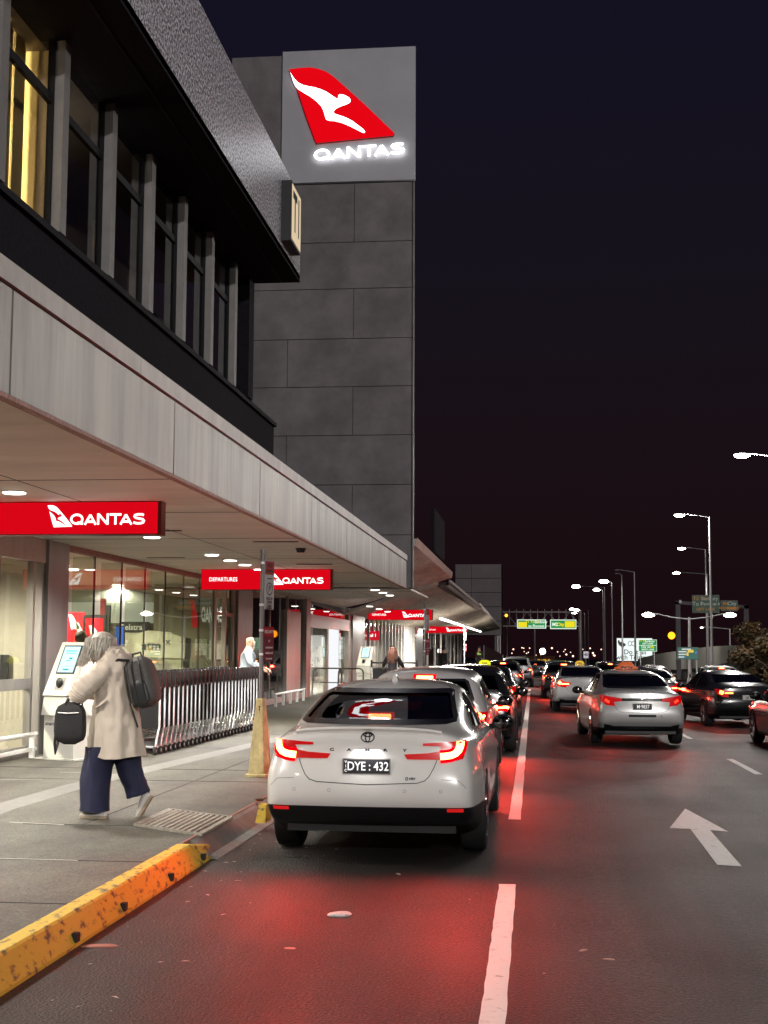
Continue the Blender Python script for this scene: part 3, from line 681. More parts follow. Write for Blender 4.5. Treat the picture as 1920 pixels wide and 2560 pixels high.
# small perpendicular sign past the grey bay
def sign_pole(x, y, label, cone=False, gz=PZ):
    t_ = thing('sign_pole', label, 'sign pole', (x,y,gz), 0, 'parking sign poles along the kerb')
    if cone:
        M_cone = mat('weathered_cream_cone', (0.52,0.42,0.20), 0.6, noise=0.25, nscale=14, stretch=(1,1,.5), bump=.15, bscale=30)
        rg = []
        for z, h_, d_ in ((0,.165,.14),(.03,.165,.14),(.035,.125,.115),(.5,.09,.09),(.95,.050,.055),(.965,.046,.05)):
            rg.append([(-h_,-d_,z),(h_*.55,-d_,z),(h_,-d_*.3,z),(h_,d_,z),(-h_,d_,z)])
        b = MB(); b.loft(rg); b.build('base_cone', M_cone, t_)
        b = MB(); b.cyl((-.005,-.062,.86),(-.005,-.056,.86),.014,n=12); b.box(-.010,0.0,-.066,-.058,.80,.86); b.build('keyhole', M_blk, t_)
    else:
        b = MB(); b.cyl((0,0,0),(0,0,.02),.12,n=12); b.build('base_plate', M_steel, t_)
    b = MB(); b.cyl((0,0,.02),(0,0,2.80),.030,n=12); b.cyl((0,0,2.80),(0,0,2.84),.036,.028,n=12); b.build('pole', mat('grey_pole',(0.17,0.16,0.16),.5,metal=.4), t_, smooth=True)
    R1 = Matrix.Rotation(R(72), 4, 'Z')
    b = MB(); b.box(-.015,.225,-.04,-.034,2.08,2.70); b.xf(R1); pl = b.build('parking_sign', mat('sign_face_grey',(0.42,0.41,0.40),.4), t_)
    b = MB(); b.box(-.008,.218,-.044,-.0405,2.52,2.69); b.xf(R1); b.build('red_panel', mat('sign_red_panel',(0.28,0.05,0.05),.4), pl)
    b = MB(); fn = lambda u, v: tuple(R1 @ Vector((.105+u, -.0445, v)))
    vs, fs = ribbon([(.075*math.cos(a), 2.34+.075*math.sin(a)) for a in [2*math.pi*i/20 for i in range(20)]], .014, True); b.add([fn(u, v) for u, v in vs], fs)
    for tx, z, s_ in (('P',2.34,.11),('NO',2.635,.07),('STOPPING',2.565,.04),('PICK UP',2.215,.045),('ZONE',2.17,.045),('2 MIN',2.12,.045)):
        put2d(b, text_mb(tx, s_, .002), lambda u, v: fn(u, z+v))
    for z in (2.47,2.095): b.add([fn(-.07,z-.006),fn(.07,z-.006),fn(.07,z+.006),fn(-.07,z+.006)],[(0,1,2,3)])
    b.build('sign_lettering', M_blk, pl, fix=False)
    b = MB(); b.box(-.02,.24,-.04,-.034,1.42,1.86); b.xf(R1); sc = b.build('security_sign', M_maroon, t_)
    b = MB(); b.box(-.015,.235,-.043,-.0405,1.74,1.855); b.xf(R1); b.build('sign_header', mat('sec_red',(0.30,0.01,0.02),.4), sc)
    b = MB()
    for tx, z, s_ in (('SECURITY',1.795,.055),('All',1.68,.04),('unattended',1.60,.04),('vehicles will',1.53,.04),('be towed',1.46,.04)):
        put2d(b, text_mb(tx, s_, .001), lambda u, v: tuple(R1 @ Vector((.11+u, -.0455, z+v))))
    b.build('sign_lettering', M_white, sc, fix=False)
    b = MB()
    for z in (1.5,1.8,2.12,2.65): b.cyl((0,0,z),(0,0,z+.03),.038,n=10)
    b.build('clamp', M_steel, t_)
    return t_
sign_pole(-3.40, 16.95, 'parking sign pole rising from a weathered cream cone base', True)
sign_pole(-2.98, 37.7, 'second parking sign pole, in front of the third red sign')
sign_pole(-3.95, 79, 'farthest small parking sign pole at the fourth red sign')
# yellow wheel chock by kerb end, behind sedan tyre
t_ = thing('yellow_kerb_block', 'small yellow wedge block on the kerb beside the white sedan tyre', 'wedge', (-2.60,13.15,.08))
b = MB(); b.loft([[(-.05,-.14,0),(.05,-.14,0),(.05,.14,0),(-.05,.14,0)],[(-.04,-.02,.16),(.03,-.02,.16),(.03,.12,.16),(-.04,.12,.16)]]); b.build('block', M_yel, t_)
b = MB(); b.tube([(-.06,.0,.16),(-.09,.05,.2),(-.03,.12,.19)],.012); b.build('rope', mat('brown_rope',(.15,.07,.04),.8), t_)

# ---- self-service kiosk
def kiosk(x, y, rz, label, z=PZ, full=True):
    t_ = thing('kiosk', label, 'kiosk', (x,y,z), rz, 'trolley hire kiosks')
    M_k = mat('kiosk_white', (0.66,0.65,0.60), 0.35, noise=.04, nscale=3)
    b = MB(); b.box(-.40,.40,-.30,.30,0,.02); b.build('base_plate', M_k, t_)
    b = MB(); b.box(-.30,.30,-.22,.22,.02,.62); b.loft([[(-.33,-.26,.62),(.33,-.26,.62),(.33,.24,.62),(-.33,.24,.62)],[(-.30,-.235,.88),(.30,-.235,.88),(.30,.22,.88),(-.30,.22,.88)]]); b.build('cabinet', M_k, t_)
    b = MB(); b.loft([[(-.31,-.26,.90),(.31,-.26,.90),(.31,.22,.90),(-.31,.22,.90)],[(-.27,.06,1.66),(.27,.06,1.66),(.27,.26,1.66),(-.27,.26,1.66)]]); hd = b.build('slanted_head', M_k, t_)
    fn = lambda u, v, o=0: (u, -.26+.32*(v-.90)/.76-o*.92, v+o*.39)
    q = lambda u0, u1, v0, v1, o: [fn(u0,v0,o),fn(u1,v0,o),fn(u1,v1,o),fn(u0,v1,o)]
    b = MB(); b.add(q(-.18,.18,1.205,1.61,.012)+q(-.18,.18,1.205,1.61,0),[(0,1,2,3),(0,4,5,1),(1,5,6,2),(2,6,7,3),(3,7,4,0)]); b.build('screen_bezel', M_blk, t_)
    b = MB(); b.add(q(-.155,.155,1.225,1.59,.014),[(0,1,2,3)]); b.build('screen', emis('screen_cyan',(0.55,0.93,1.0),1.25), t_, fix=False)
    b = MB()
    for u0, u1, v0, v1 in ((-.11,.11,1.52,1.535),(-.09,.09,1.49,1.50),(.0,.06,1.41,1.435),(-.05,.05,1.385,1.395),(-.04,.04,1.31,1.315),(-.06,.06,1.255,1.275)): b.add(q(u0,u1,v0,v1,.016),[(0,1,2,3)])
    b.build('screen_graphic', emis('screen_teal',(0.02,0.40,0.50),1), t_, fix=False)
    b = MB(); b.add(q(-.10,.06,.985,1.15,.01)+q(-.10,.06,.985,1.15,0),[(0,1,2,3),(0,4,5,1),(1,5,6,2),(2,6,7,3),(3,7,4,0)]); b.build('reader_plate', M_alu, t_)
    b = MB(); c_ = fn(-.02,1.065,.03); b.ell(c_,(.06,.035,.075),14,10); b.build('card_reader', M_blk, t_, smooth=True)
    b = MB(); c_ = fn(-.02,1.08,.05); b.ell(c_,(.025,.02,.03),10,8); b.build('reader_light', emis('reader_glow',(.8,.88,1),1.6), t_, smooth=True)
    b = MB(); put2d(b, text_mb('smarte carte', .075, .002), lambda u, v: (-.08+u, -.222, .50+v)); b.build('lettering', M_joint, t_, fix=False)
    return t_
kiosk(-6.62, 19.15, R(-27), 'white slanted kiosk with a lit cyan screen beside the grey-haired walker')
kiosk(-6.60, 54, R(-20), 'distant white kiosk with a lit cyan screen past the metal rails')
# ---- low kick rails along the glass
def low_rail(x, y0, y1, label, n=4):
    t_ = thing('low_rail', label, 'rail', (x,y0,PZ), 0, 'low white rails along the shopfront')
    b = MB(); b.tube([(0,0,.34),(0,y1-y0,.34)],.032,10); b.box(-.02,.02,0,y1-y0,.10,.15) if n < 4 else None; b.build('rail', M_white, t_, smooth=True)
    for i in range(n):
        y = .15+(y1-y0-.3)*i/(n-1); b = MB(); b.box(-.035,.035,y-.03,y+.03,0,.33); b.build('post', M_white, t_)
low_rail(-7.18, 15.5, 19.3, 'low white rail in front of the nearest glass, left of the kiosk', 3)
low_rail(-6.93, 36.4, 41.2, 'low white rail in front of the grey glass bay behind the sign pole', 5)
# ---- U-shaped metal barriers
for x0, lb in ((-7.30,'left hoop of the two metal hoop barriers at the doors'),(-6.45,'right hoop of the two metal hoop barriers at the doors')):
    t_ = thing('hoop_barrier', lb, 'barrier', (x0,45,PZ), 0, 'hoop barriers')
    wd = .98 if x0 < -7 else .85
    b = MB(); b.tube([(0,0,0),(.03,0,.80),(.06,0,.88),(.14,0,.92),(wd-.12,0,.92),(wd-.04,0,.88),(wd,0,.80),(wd,0,0)],.026,8); b.build('hoop', M_chrome, t_, smooth=True)
    b = MB(); b.cyl((.03,0,.45),(wd,0,.45),.016,n=8); b.build('crossbar', M_chrome, t_, smooth=True)
# ---- luggage trolleys: one, then copies
def trolley():
    t_ = thing('luggage_trolley', 'nearest trolley of the nested row, beside the walker', 'trolley', (-5.86,20.1,PZ), 0, 'nested luggage trolleys along the footpath')
    for s_ in (-1, 1):
        b = MB(); x = s_*.27
        b.tube([(x,-.16,.075),(x*1.02,-.10,.22),(x,.02,.34),(x,.06,.40),(x,.06,1.05)],.019,8); b.build('side_tube', M_steel, t_, smooth=True)
    b = MB(); b.tube([(-.27,.05,.36),(-.22,.12,.30),(-.17,.72,.20),(.17,.72,.20),(.22,.12,.30),(.27,.05,.36)],.014,6); b.tube([(-.26,-.12,.11),(.26,-.12,.11)],.015,6); b.tube([(-.28,-.14,.10),(-.21,.68,.16)],.014,6); b.tube([(.28,-.14,.10),(.21,.68,.16)],.014,6)
    b.build('base_frame', M_steel, t_, smooth=True)
    b = MB(); b.box(-.258,.258,.045,.055,.37,.97); b.build('panel', M_blk, t_)
    b = MB()
    b.tube([(-.27,.045,.98),(-.27,.02,1.00),(.27,.02,1.00),(.27,.045,.98)],.008,6)
    for i in range(6): b.tube([(-.25+i*.1,.03,.99),(-.25+i*.1,.16,.88)],.005,5)
    b.tube([(-.26,.03,.88),(.26,.03,.88)],.008,6); b.tube([(-.26,.17,.90),(.26,.17,.90)],.006,6); b.build('basket', M_blk, t_)
    b = MB(); b.tube([(-.29,.06,1.02),(-.29,.03,1.11),(-.25,.0,1.14),(.25,0,1.14),(.29,.03,1.11),(.29,.06,1.02)],.028,8); b.box(-.31,-.26,-.03,.08,1.0,1.22); b.box(.26,.31,-.03,.08,1.0,1.22)
    b.ell((.285,.03,1.19),(.03,.04,.035),8,6); b.ell((-.285,.03,1.19),(.03,.04,.035),8,6); b.build('handle', M_blk, t_, smooth=True)
    for x, y in ((-.275,-.16),(.275,-.16),(0,.66)):
        b = MB(); b.cyl((x-.018,y,.062),(x+.018,y,.062),.062,n=14); wh = b.build('wheel', M_rub, t_, smooth=True)
        b = MB(); b.cyl((x-.021,y,.062),(x+.021,y,.062),.026,n=10); b.build('hub', M_steel, wh, smooth=True)
    return t_
tr = trolley()
for i in range(1, 27):
    copy_tree(tr, (-5.86+i*.0055, 20.1+i*.252, PZ), 0, 'one of the many identical nested trolleys between first and last' if i < 26 else 'farthest trolley of the nested row, at the cream cone base')
# ---- things inside the hall
t_ = thing('atm', 'beige cash machine with black lettering on its white top', 'cash machine', (-8.55,30.5,PZ))
b = MB(); b.box(-.62,.62,0,.6,0,1.35); b.build('cabinet', mat('atm_beige',(0.52,0.49,0.36),.5), t_)
b = MB(); b.prism([(-.66,1.35),(.66,1.35),(.66,1.80),(.3,1.93),(-.2,1.97),(-.66,1.85)], lambda u, v, w_: (u,-.05+w_,v), .6); b.build('top_panel', mat('atm_top',(0.66,0.63,0.50),.5), t_)
b = MB(); put2d(b, text_mb('atm', .30, .006), lambda u, v: (-.12+u,-.056,1.62+v)); put2d(b, text_mb('x', .20, .008), lambda u, v: (.27+u,-.056,1.72+v)); b.build('lettering', M_blk, t_, fix=False)
b = MB(); b.box(-.35,.35,-.02,.0,.85,1.22); b.build('keypad', M_alu, t_)
t_ = thing('phone_booth', 'tall cream phone cabinet with a black lettered header', 'phone', (-9.95,33.2,PZ))
b = MB(); b.box(-.32,.32,0,.4,0,1.95); b.build('cabinet', mat('cream_cab',(0.55,0.50,0.40),.5), t_)
b = MB(); b.box(-.33,.33,-.02,.42,1.95,2.22); b.build('header', M_blk, t_)
b = MB(); face_text(b, 'elstra', .04, 2.08, .20, -.025, .004); vs, fs = ribbon([(-.25+.06*math.cos(a),2.08+.06*math.sin(a)) for a in [2*math.pi*i/14+.6 for i in range(12)]],.03); b.add([(u,-.026,v) for u,v in vs],fs); b.build('lettering', M_white, t_, fix=False)
b = MB(); b.box(-.2,.2,-.04,0,1.5,1.56); b.box(-.2,.2,-.04,0,1.7,1.76); b.box(-.15,.15,-.04,0,1.25,1.40); b.build('shelf', M_white, t_)
t_ = thing('vending_machine', 'dark red-topped machine inside the hall behind the walker', 'machine', (-9.0,30,PZ))
b = MB(); b.box(-.22,.22,0,.3,0,1.2); b.build('cabinet', M_blk, t_); b = MB(); b.box(-.24,.24,-.03,.32,1.2,1.3); b.build('top', mat('magenta_top',(.3,.02,.06),.4), t_)
t_ = thing('poster_stand', 'red airline poster with white fins behind the kiosk', 'poster', (-9.35,27.3,PZ))
b = MB(); b.box(-.22,.16,0,.05,0,2.3); b.build('panel', mat('poster_red',(.55,.01,.02),.4,emit=(.9,0,.01),es=.35), t_)
s_ = .20/750; b = MB()
for ox, oz, k_ in ((-.19,1.95,1.5),(-.04,1.9,1.0)):
    vs, fs = tess([((u-340)*s_*.6*k_, (1040-v)*s_*k_) for u, v in FIN]); b.add([(ox+u,-.006,oz+v) for u, v in vs], fs)
b.build('fin_shape', M_white, t_, fix=False)
t_ = thing('display_screen', 'black framed red display next to the red poster', 'screen', (-8.95,27.2,PZ+1.25))
b = MB(); b.box(-.24,.24,0,.06,0,1.0); b.build('frame', M_blk, t_); b = MB(); b.box(-.19,.19,-.005,0,.05,.93); b.build('screen', mat('screen_red',(.4,.01,.02),.3,emit=(.85,0,.01),es=.5), t_)
vs, fs = tess([((u-340)*s_*1.0, (1040-v)*s_*1.4) for u, v in FIN]); b = MB(); b.add([(-.12+u,-.008,.5+v) for u, v in vs], fs); b.build('fin_shape', M_white, t_, fix=False)
t_ = thing('red_pylon', 'slim dark red pylon inside the glass beside a black post', 'pylon', (-9.35,29,PZ))
b = MB(); b.box(-.07,.03,0,.1,0,2.65); b.build('red_side', mat('deep_red',(.30,.008,.012),.4,emit=(.5,0,0),es=.08), t_); b = MB(); b.box(.03,.14,0,.1,0,2.5); b.build('black_side', M_blk, t_)
t_ = thing('blue_screen', 'small blue flight information screen inside the hall', 'screen', (-9.75,31.5,1.75))
b = MB(); b.box(-.12,.12,0,.05,0,.5); b.build('frame', M_blk, t_); b = MB(); b.box(-.10,.10,-.005,0,.03,.47); b.build('screen', emis('blue_scr',(.10,.22,.75),.9), t_)
t_ = thing('wet_floor_sign', 'yellow folding wet floor sign inside the nearest glass', 'floor sign', (-8.35,21.3,PZ))
b = MB(); b.loft([[(-.15,-.2,0),(.15,-.2,0),(.15,-.17,0),(-.15,-.17,0)],[(-.09,-.02,.95),(.09,-.02,.95),(.09,.01,.95),(-.09,.01,.95)]]); b.build('front_panel', mat('safety_yellow',(.70,.45,.01),.5), t_)
b = MB(); b.loft([[(-.15,.17,0),(.15,.17,0),(.15,.2,0),(-.15,.2,0)],[(-.09,.0,.95),(.09,.0,.95),(.09,.03,.95),(-.09,.03,.95)]]); b.build('back_panel', MATS['safety_yellow'], t_)
b = MB(); b.box(-.07,.07,-.16,-.125,.42,.5); b.build('marking', M_blk, t_)
t_ = thing('wall_picture', 'dark framed picture on the cream wall at the left edge', 'picture', (-7.9,19.7,1.2))
b = MB(); b.box(-.02,.10,0,.06,0,.42); b.build('frame', M_blk, t_)
# ad panels behind the slatted bay and in the far shops
t_ = thing('advert_panel', 'bright white wall panel with black figures behind the slats', 'advert', (-8.6,66,.4))
b = MB(); b.box(-2.2,1.0,0,.1,.4,1.95); b.build('panel', mat('ad_white',(.8,.8,.8),.5,emit=(1,1,1),es=.5,col2=(.05,.05,.05),nscale=3,lo=.56,hi=.60), t_)
t_ = thing('hanging_banner', 'red rear-lit strip sign glowing behind the white slats', 'sign', (-8.1,62,2.1))
b = MB(); b.box(-1.4,1.1,0,.08,0,.42); b.build('face', emis('banner_red',(.8,.01,.03),.55), t_); b = MB(); face_text(b,'TERMINAL',-.7,.22,.26,-.02,.003); face_text(b,'Terminal 1',.55,.22,.2,-.02,.003); b.build('lettering', M_wht, t_, fix=False)

# ================================================================== STREET LAMPS
M_pole = mat('pole_steel', (0.40,0.39,0.40), 0.45, metal=.5)
M_lamp2 = emis('street_lamp_glow', (1.0,.95,.82), 26)
def street_lamp(x, y, h, arm, label, dirn=-1, lit=True, watt=0, double=False, rpole=.11, head=.42, gz=None):
    gz = groundz(x, y) if gz is None else gz
    t_ = thing('street_lamp', label, 'street lamp', (x,y,gz), 0, 'street lamps along the road')
    b = MB(); b.cyl((0,0,0),(0,0,h),rpole,rpole*.55,n=12); b.cyl((0,0,0),(0,0,.5),rpole*1.4,n=12); b.build('pole', M_pole, t_, smooth=True)
    for s_ in ((-1,1) if double else (dirn,)):
        ah = h+.02 if not double else h-.1
        b = MB(); b.tube([(0,0,ah-.05),(s_*arm*.5,0,ah+.08),(s_*arm,0,ah+.18 if not double else ah+.35)],.045,8); b.build('arm', M_pole, t_, smooth=True)
        z_ = ah+.16 if not double else ah+.33
        b = MB(); b.ell((s_*(arm+head*.5),0,z_),(head*.62,head*.35,.09),14,8); hd = b.build('lamp_head', M_pole, t_, smooth=True)
        if lit:
            b = MB(); b.ell((s_*(arm+head*.55),0,z_-.06),(head*.50,head*.36,head*.19),14,8); b.build('lamp_glass', M_lamp2, hd, smooth=True)
        if watt: light('street_lamp_light', 'POINT', (x+s_*(arm+head*.5), y, gz+z_-.35), watt, (1,.96,.90), .2)
    return t_
def at(px, Y): return (px-1333)/3400*Y
def hz(py, Y): return EYE+(1622-py)/3400*Y
def lamp_px(px_pole, py_top, px_head, Y, label, **k):
    x = at(px_pole, Y); gz = groundz(x, Y); h = hz(py_top, Y)-gz; arm = max(.3, abs(at(px_head, Y)-x)-.2)
    return street_lamp(x, Y, h, arm, label, **k)
lamp_px(1945, 1150, 1860, 68, 'nearest visible street lamp head glaring high at the right edge', watt=3000, head=.8)
lamp_px(1766, 1296, 1701, 98, 'tall street lamp on the front pole of the close pair at right', watt=2500, head=.75)
lamp_px(1755, 1377, 1703, 128, 'street lamp on the rear pole of the close pair at right', watt=0, head=.75)
lamp_px(1758, 1437, 1690, 168, 'thin street lamp behind the close pair, head over the left green gantry post', head=.9)
lamp_px(1505, 1478, 1499, 190, 'left of two lit lamp poles left of the billboard', head=1.0)
lamp_px(1527, 1458, 1518, 180, 'lit lamp pole immediately left of the billboard', head=1.3)
lamp_px(1551, 1440, 1541, 150, 'unlit pole in front of the billboard left half', lit=False)
lamp_px(1582, 1432, 1541, 130, 'unlit pole with a square arm crossing the billboard right half', lit=False)
lamp_px(1509, 1470, 1448, 200, 'lamp pole whose long arm carries the leftmost large light', head=1.3)
lamp_px(1452, 1528, 1448, 300, 'upper lamp of the distant cluster beside the far gantry', head=1.3, rpole=.2)
lamp_px(1460, 1534, 1440, 330, 'middle lamp of the distant cluster beside the far gantry', head=1.3, rpole=.15)
lamp_px(1469, 1525, 1434, 360, 'lowest left lamp of the distant cluster beside the far gantry', head=1.3, rpole=.12, lit=True)
lamp_px(1713, 1543, 1625, 100, 'double-armed street lamp behind the green direction board', double=True, head=.9, rpole=.16)
lamp_px(1810, 1571, 1742, 150, 'thin pole with a tiny lamp on a level arm above the white wall', head=.3)
lamp_px(1985, 1441, 1920, 170, 'lamp cut off by the right edge of the frame', head=.9)
lamp_px(1268, 1544, 1266, 180, 'small orange lamp post left of the far green gantry sign', lit=False)
# lamps outside the picture that light the road
for x, y, w_, lb in ((9.5,37,1500,'street lamp just outside the right edge'),(9.5,8,900,'street lamp outside the frame beside the camera'),(9.5,-16,1000,'street lamp behind the camera')):
    street_lamp(x, y, 11, 1.6, lb, watt=w_, head=.8)
hm = thing('fill_mast_lamp', 'added unseen mast floodlight far behind the camera', 'street lamp', (26,-62,0), 0, 'street lamps along the road')
b = MB(); b.cyl((0,0,0),(0,0,22),.3,.15,n=12); b.build('mast', M_pole, hm)
b = MB(); b.ell((0,0,22.3),(.8,.8,.35),14,8); b.build('lamp_head', M_lamp2, hm)
light('fill_mast_light', 'POINT', (26,-62,23), 95000, (1,.97,.95), .6)  # unseen floodlight added to brighten the tower and other upright faces
for px, py, Y, r_, c_, lb in ((1670,1588,160,.42,(1.0,.28,.01),'orange glowing floodlight left of the gantry post'),(1356,1628,230,.5,(1,.97,.9),'round white light low on the far horizon'),(1267,1540,179,.2,(1.0,.35,.03),'small orange light at the tower foot')):
    t_ = thing('floodlight', lb, 'light', (at(px,Y),Y,hz(py,Y)), 0)
    b = MB(); b.ell((0,0,0),(r_,r_,r_),14,10); b.build('lamp', emis('flood_%d'%px, c_, 8 if c_[1] > .5 else 2.6), t_, smooth=True)
    b = MB(); b.cyl((0,.1,-12),(0,.1,-r_*.9),.07,n=6); b.build('post', M_dark, t_)
random.seed(4)
b = MB()
for i in range(26):
    Y = 420; px = random.uniform(1270,1500); py = random.uniform(1618,1642); r_ = random.uniform(.12,.3); b.ell((at(px,Y),Y,hz(py,Y)),(r_,r_,r_),6,4)
o = b.build('distant_lights', emis('far_lights',(1,.6,.45),2.2)); tag(o, 'scattered tiny lights of the far horizon', 'lights', kind='stuff')

# ---- overhead gantry (far, across the road)
M_truss = mat('truss_grey', (0.26,0.22,0.23), .5, metal=.3)
def board(name, x0, x1, y, z0, z1, m, par, bd=.10, frame=None):
    b_ = MB(); b_.box(x0,x1,y,y+.15,z0,z1); f_ = b_.build(name, frame or M_white, par)
    b_ = MB(); b_.box(x0+bd,x1-bd,y-.02,y,z0+bd,z1-bd); b_.build('panel', m, f_); return f_
Y = 170; gx0, gx1 = at(1240,Y), at(1449,Y)
gt = thing('sign_gantry', 'steel truss gantry across the road with two lit green signs', 'gantry', (0,Y,0))
b = MB(); zt_, zb_ = hz(1531,Y), hz(1566,Y)
for yy in (0,1.2):
    b.box(gx0,gx1,yy,yy+.16,zt_-.08,zt_+.08); b.box(gx0,gx1,yy,yy+.16,zb_-.08,zb_+.08)
n = 12
for i in range(n+1):
    x = gx0+(gx1-gx0)*i/n; b.box(x-.04,x+.04,.02,.10,zb_,zt_+.35)
for i in range(0, n, 3): b.tube([(gx0+(gx1-gx0)*i/n,.06,zb_),(gx0+(gx1-gx0)*(i+1.5)/n,.06,zt_)],.06,5); b.tube([(gx0+(gx1-gx0)*(i+1.5)/n,.06,zt_),(gx0+(gx1-gx0)*(i+3)/n,.06,zb_)],.06,5)
b.build('truss', M_truss, gt)
b = MB()
for x in (gx0,gx1): b = MB(); b.cyl((x,.5,-2.5),(x,.5,zt_+.2),.22,n=10); b.build('post', M_truss, gt)
M_gl = emis('lit_green', (0.03,0.33,0.10), .65); M_yl = emis('lit_yellow', (.95,.80,.02), .7); M_bl = emis('lit_white', (.85,1,.85), .75)
for x0, x1, y0, y1, tx in ((1294,1365,1550,1572,1),(1375,1439,1550,1573,0)):
    f_ = board('sign_board', at(x0,Y), at(x1,Y), -.3, hz(y1,Y), hz(y0,Y), M_gl, gt, .10, M_bl)
    b = MB()
    if tx:
        b.box(at(1297,Y),at(1318,Y),-.35,-.33,hz(1569,Y),hz(1556,Y)); b.build('yellow_panel', M_yl, f_)
        b = MB(); face_text(b,'T1 T2 T3',at(1331,Y),hz(1556,Y),.42,-.36,.01); b.build('yellow_text', M_yl, f_, fix=False)
        b = MB(); face_text(b,'Sunbury',at(1352,Y),hz(1556,Y),.48,-.36,.01); face_text(b,'to P',at(1329,Y),hz(1566,Y),.45,-.36,.01); face_text(b,'Terminal 4',at(1350,Y),hz(1566,Y),.36,-.36,.01); b.build('lettering', M_bl, f_, fix=False)
    else:
        b.box(at(1411,Y),at(1435,Y),-.35,-.33,hz(1569,Y),hz(1554,Y)); b.build('yellow_panel', M_yl, f_)
        b = MB(); face_text(b,'M2',at(1387,Y),hz(1562,Y),.55,-.36,.02); b.build('lettering', M_bl, f_, fix=False)
        b = MB(); face_text(b,'City',at(1400,Y),hz(1562,Y),.55,-.36,.02); b.build('yellow_text', M_yl, f_, fix=False)
b = MB(); b.cyl((at(1337,Y),1.5,-2.5),(at(1337,Y),1.5,hz(1572,Y)),.09,n=8); b.build('centre_post', M_truss, gt)
# ---- near-right gantry
Y = 125
g2 = thing('portal_gantry', 'grey portal gantry at right carrying two dark green direction signs', 'gantry', (at(1686,Y),Y,0)); L2 = (at(1686,Y),Y,0)
M_gp = mat('gantry_paint', (0.10,0.085,0.10), .6)
b = MB()
for p0, p1 in ((1681,1692),(1845,1856)): b = MB(); b.box(at(p0,Y),at(p1,Y),Y,Y+.4,-2,hz(1505 if p0 < 1700 else 1514,Y)); b.build('post', M_gp, g2, loc=L2)
b = MB(); x0, x1 = at(1681,Y), at(1856,Y); z0, z1 = hz(1507,Y), hz(1518,Y)
b.loft([[(x0,Y,z0-.15),(x0,Y+.4,z0-.15),(x0,Y+.4,z0+.15),(x0,Y,z0+.15)],[(x1,Y,z1-.15),(x1,Y+.4,z1-.15),(x1,Y+.4,z1+.15),(x1,Y,z1+.15)]]); b.build('beam', M_gp, g2, loc=L2)
b = MB(); b.box(at(1689,Y),at(1695,Y),Y-.1,Y,hz(1509,Y),hz(1501,Y)); b.build('junction_box', M_white, g2, loc=L2)
M_gb = mat('grey_border',(.14,.14,.13),.5); M_dg = mat('dark_green_face',(.018,.045,.032),.5,emit=(.02,.05,.03),es=.4); M_or = mat('orange_text',(.30,.13,.02),.5,emit=(1,.35,.05),es=.10); M_wt = mat('dim_white_text',(.25,.25,.22),.5,emit=(1,1,.9),es=.08)
for x0, x1, y0, y1, rows_ in ((1720,1785,1489,1533,(('T3 T4',1737,1498,.7,0),('Sunbury',1762,1498,.7,1),('To P',1733,1511,.8,1),('Terminal 4',1763,1511,.62,1),('LEFT LANE',1752,1524,.55,0))),(1788,1829,1502,1528,(('M2',1799,1510,.6,0),('City',1815,1510,.75,1),('RIGHT LANE',1808,1521,.5,0)))):
    bd = MB(); bd.box(at(x0,Y),at(x1,Y),Y-.3,Y-.1,hz(y1,Y),hz(y0,Y)); f_ = bd.build('direction_sign', M_gb, g2, loc=L2)
    q = .08; bd = MB(); bd.box(at(x0,Y)+q,at(x1,Y)-q,Y-.33,Y-.3,hz(y1,Y)+q,hz(y0,Y)-q); bd.build('panel', M_dg, f_, loc=L2)
    for k_, m_ in ((0,M_or),(1,M_wt)):
        bd = MB()
        for tx, px, py, s_, kk in rows_:
            if kk == k_: put2d(bd, text_mb(tx, s_*.62, .01), lambda u, v: (at(px,Y)+u, Y-.35, hz(py,Y)+v))
        if k_ == 0: bd.box(at(x0+15,Y),at(x1-17 if x0 < 1750 else x1-4,Y),Y-.34,Y-.331,hz(y1-2,Y)+.05,hz(y1-10,Y)) if x0 > 1750 else None
        bd.build('lettering', m_, f_, loc=L2, fix=False)
# ---- billboard + green sign + direction board
Y = 210
bb = thing('billboard', 'large white lit billboard with grey words behind the lamp poles', 'billboard', (at(1580,Y),Y,0)); LB = (at(1580,Y),Y,0)
b = MB(); b.box(at(1538,Y),at(1623,Y),Y,Y+.5,hz(1650,Y),hz(1595,Y)); b.build('face', emis('billboard_white',(.90,1,.97),.80), bb, loc=LB)
b = MB()
for tx, px, py, s_ in (('Do it all',1581,1629,1.05),('with Telstra',1574,1642,1.0)): put2d(b, text_mb(tx, s_*.98, .02), lambda u, v: (at(px,Y)+u, Y-.05, hz(py,Y)+v))
for cx_ in (1569,1578):
    vs, fs = ribbon([(at(cx_,Y)+.28*math.cos(a), hz(1608,Y)+.36*math.sin(a)) for a in [2*math.pi*i/14 for i in range(14)]], .09, True); b.add([(u,Y-.05,v) for u, v in vs], fs)
b.build('lettering', emis('bill_grey',(.13,.15,.15),.8), bb, loc=LB, fix=False)
b = MB()
for i in range(9): b.ell((at(1542+i*1.8,Y),Y-.06,hz(1612-abs(i-5)*1.6+(i%3)*2,Y)),(.16+.05*(i%2),.02,.3-.05*(i%3)),7,5)
b.build('dark_figure', emis('bill_dark',(.05,.06,.06),.8), bb, loc=LB)
b = MB()
for px in (1550,1610): b = MB(); b.box(at(px,Y)-.15,at(px,Y)+.15,Y+.1,Y+.4,-3,hz(1650,Y)); b.build('leg', M_dark, bb, loc=LB)
Y = 120
gs = thing('lane_sign', 'bright green two-panel lane sign in front of the billboard', 'road sign', (at(1612,Y),Y,-1)); LG = (at(1612,Y),Y,-1)
f_ = MB().box(at(1590,Y),at(1634,Y),Y,Y+.1,hz(1627,Y),hz(1598,Y)).build('board', M_bl, gs, loc=LG)
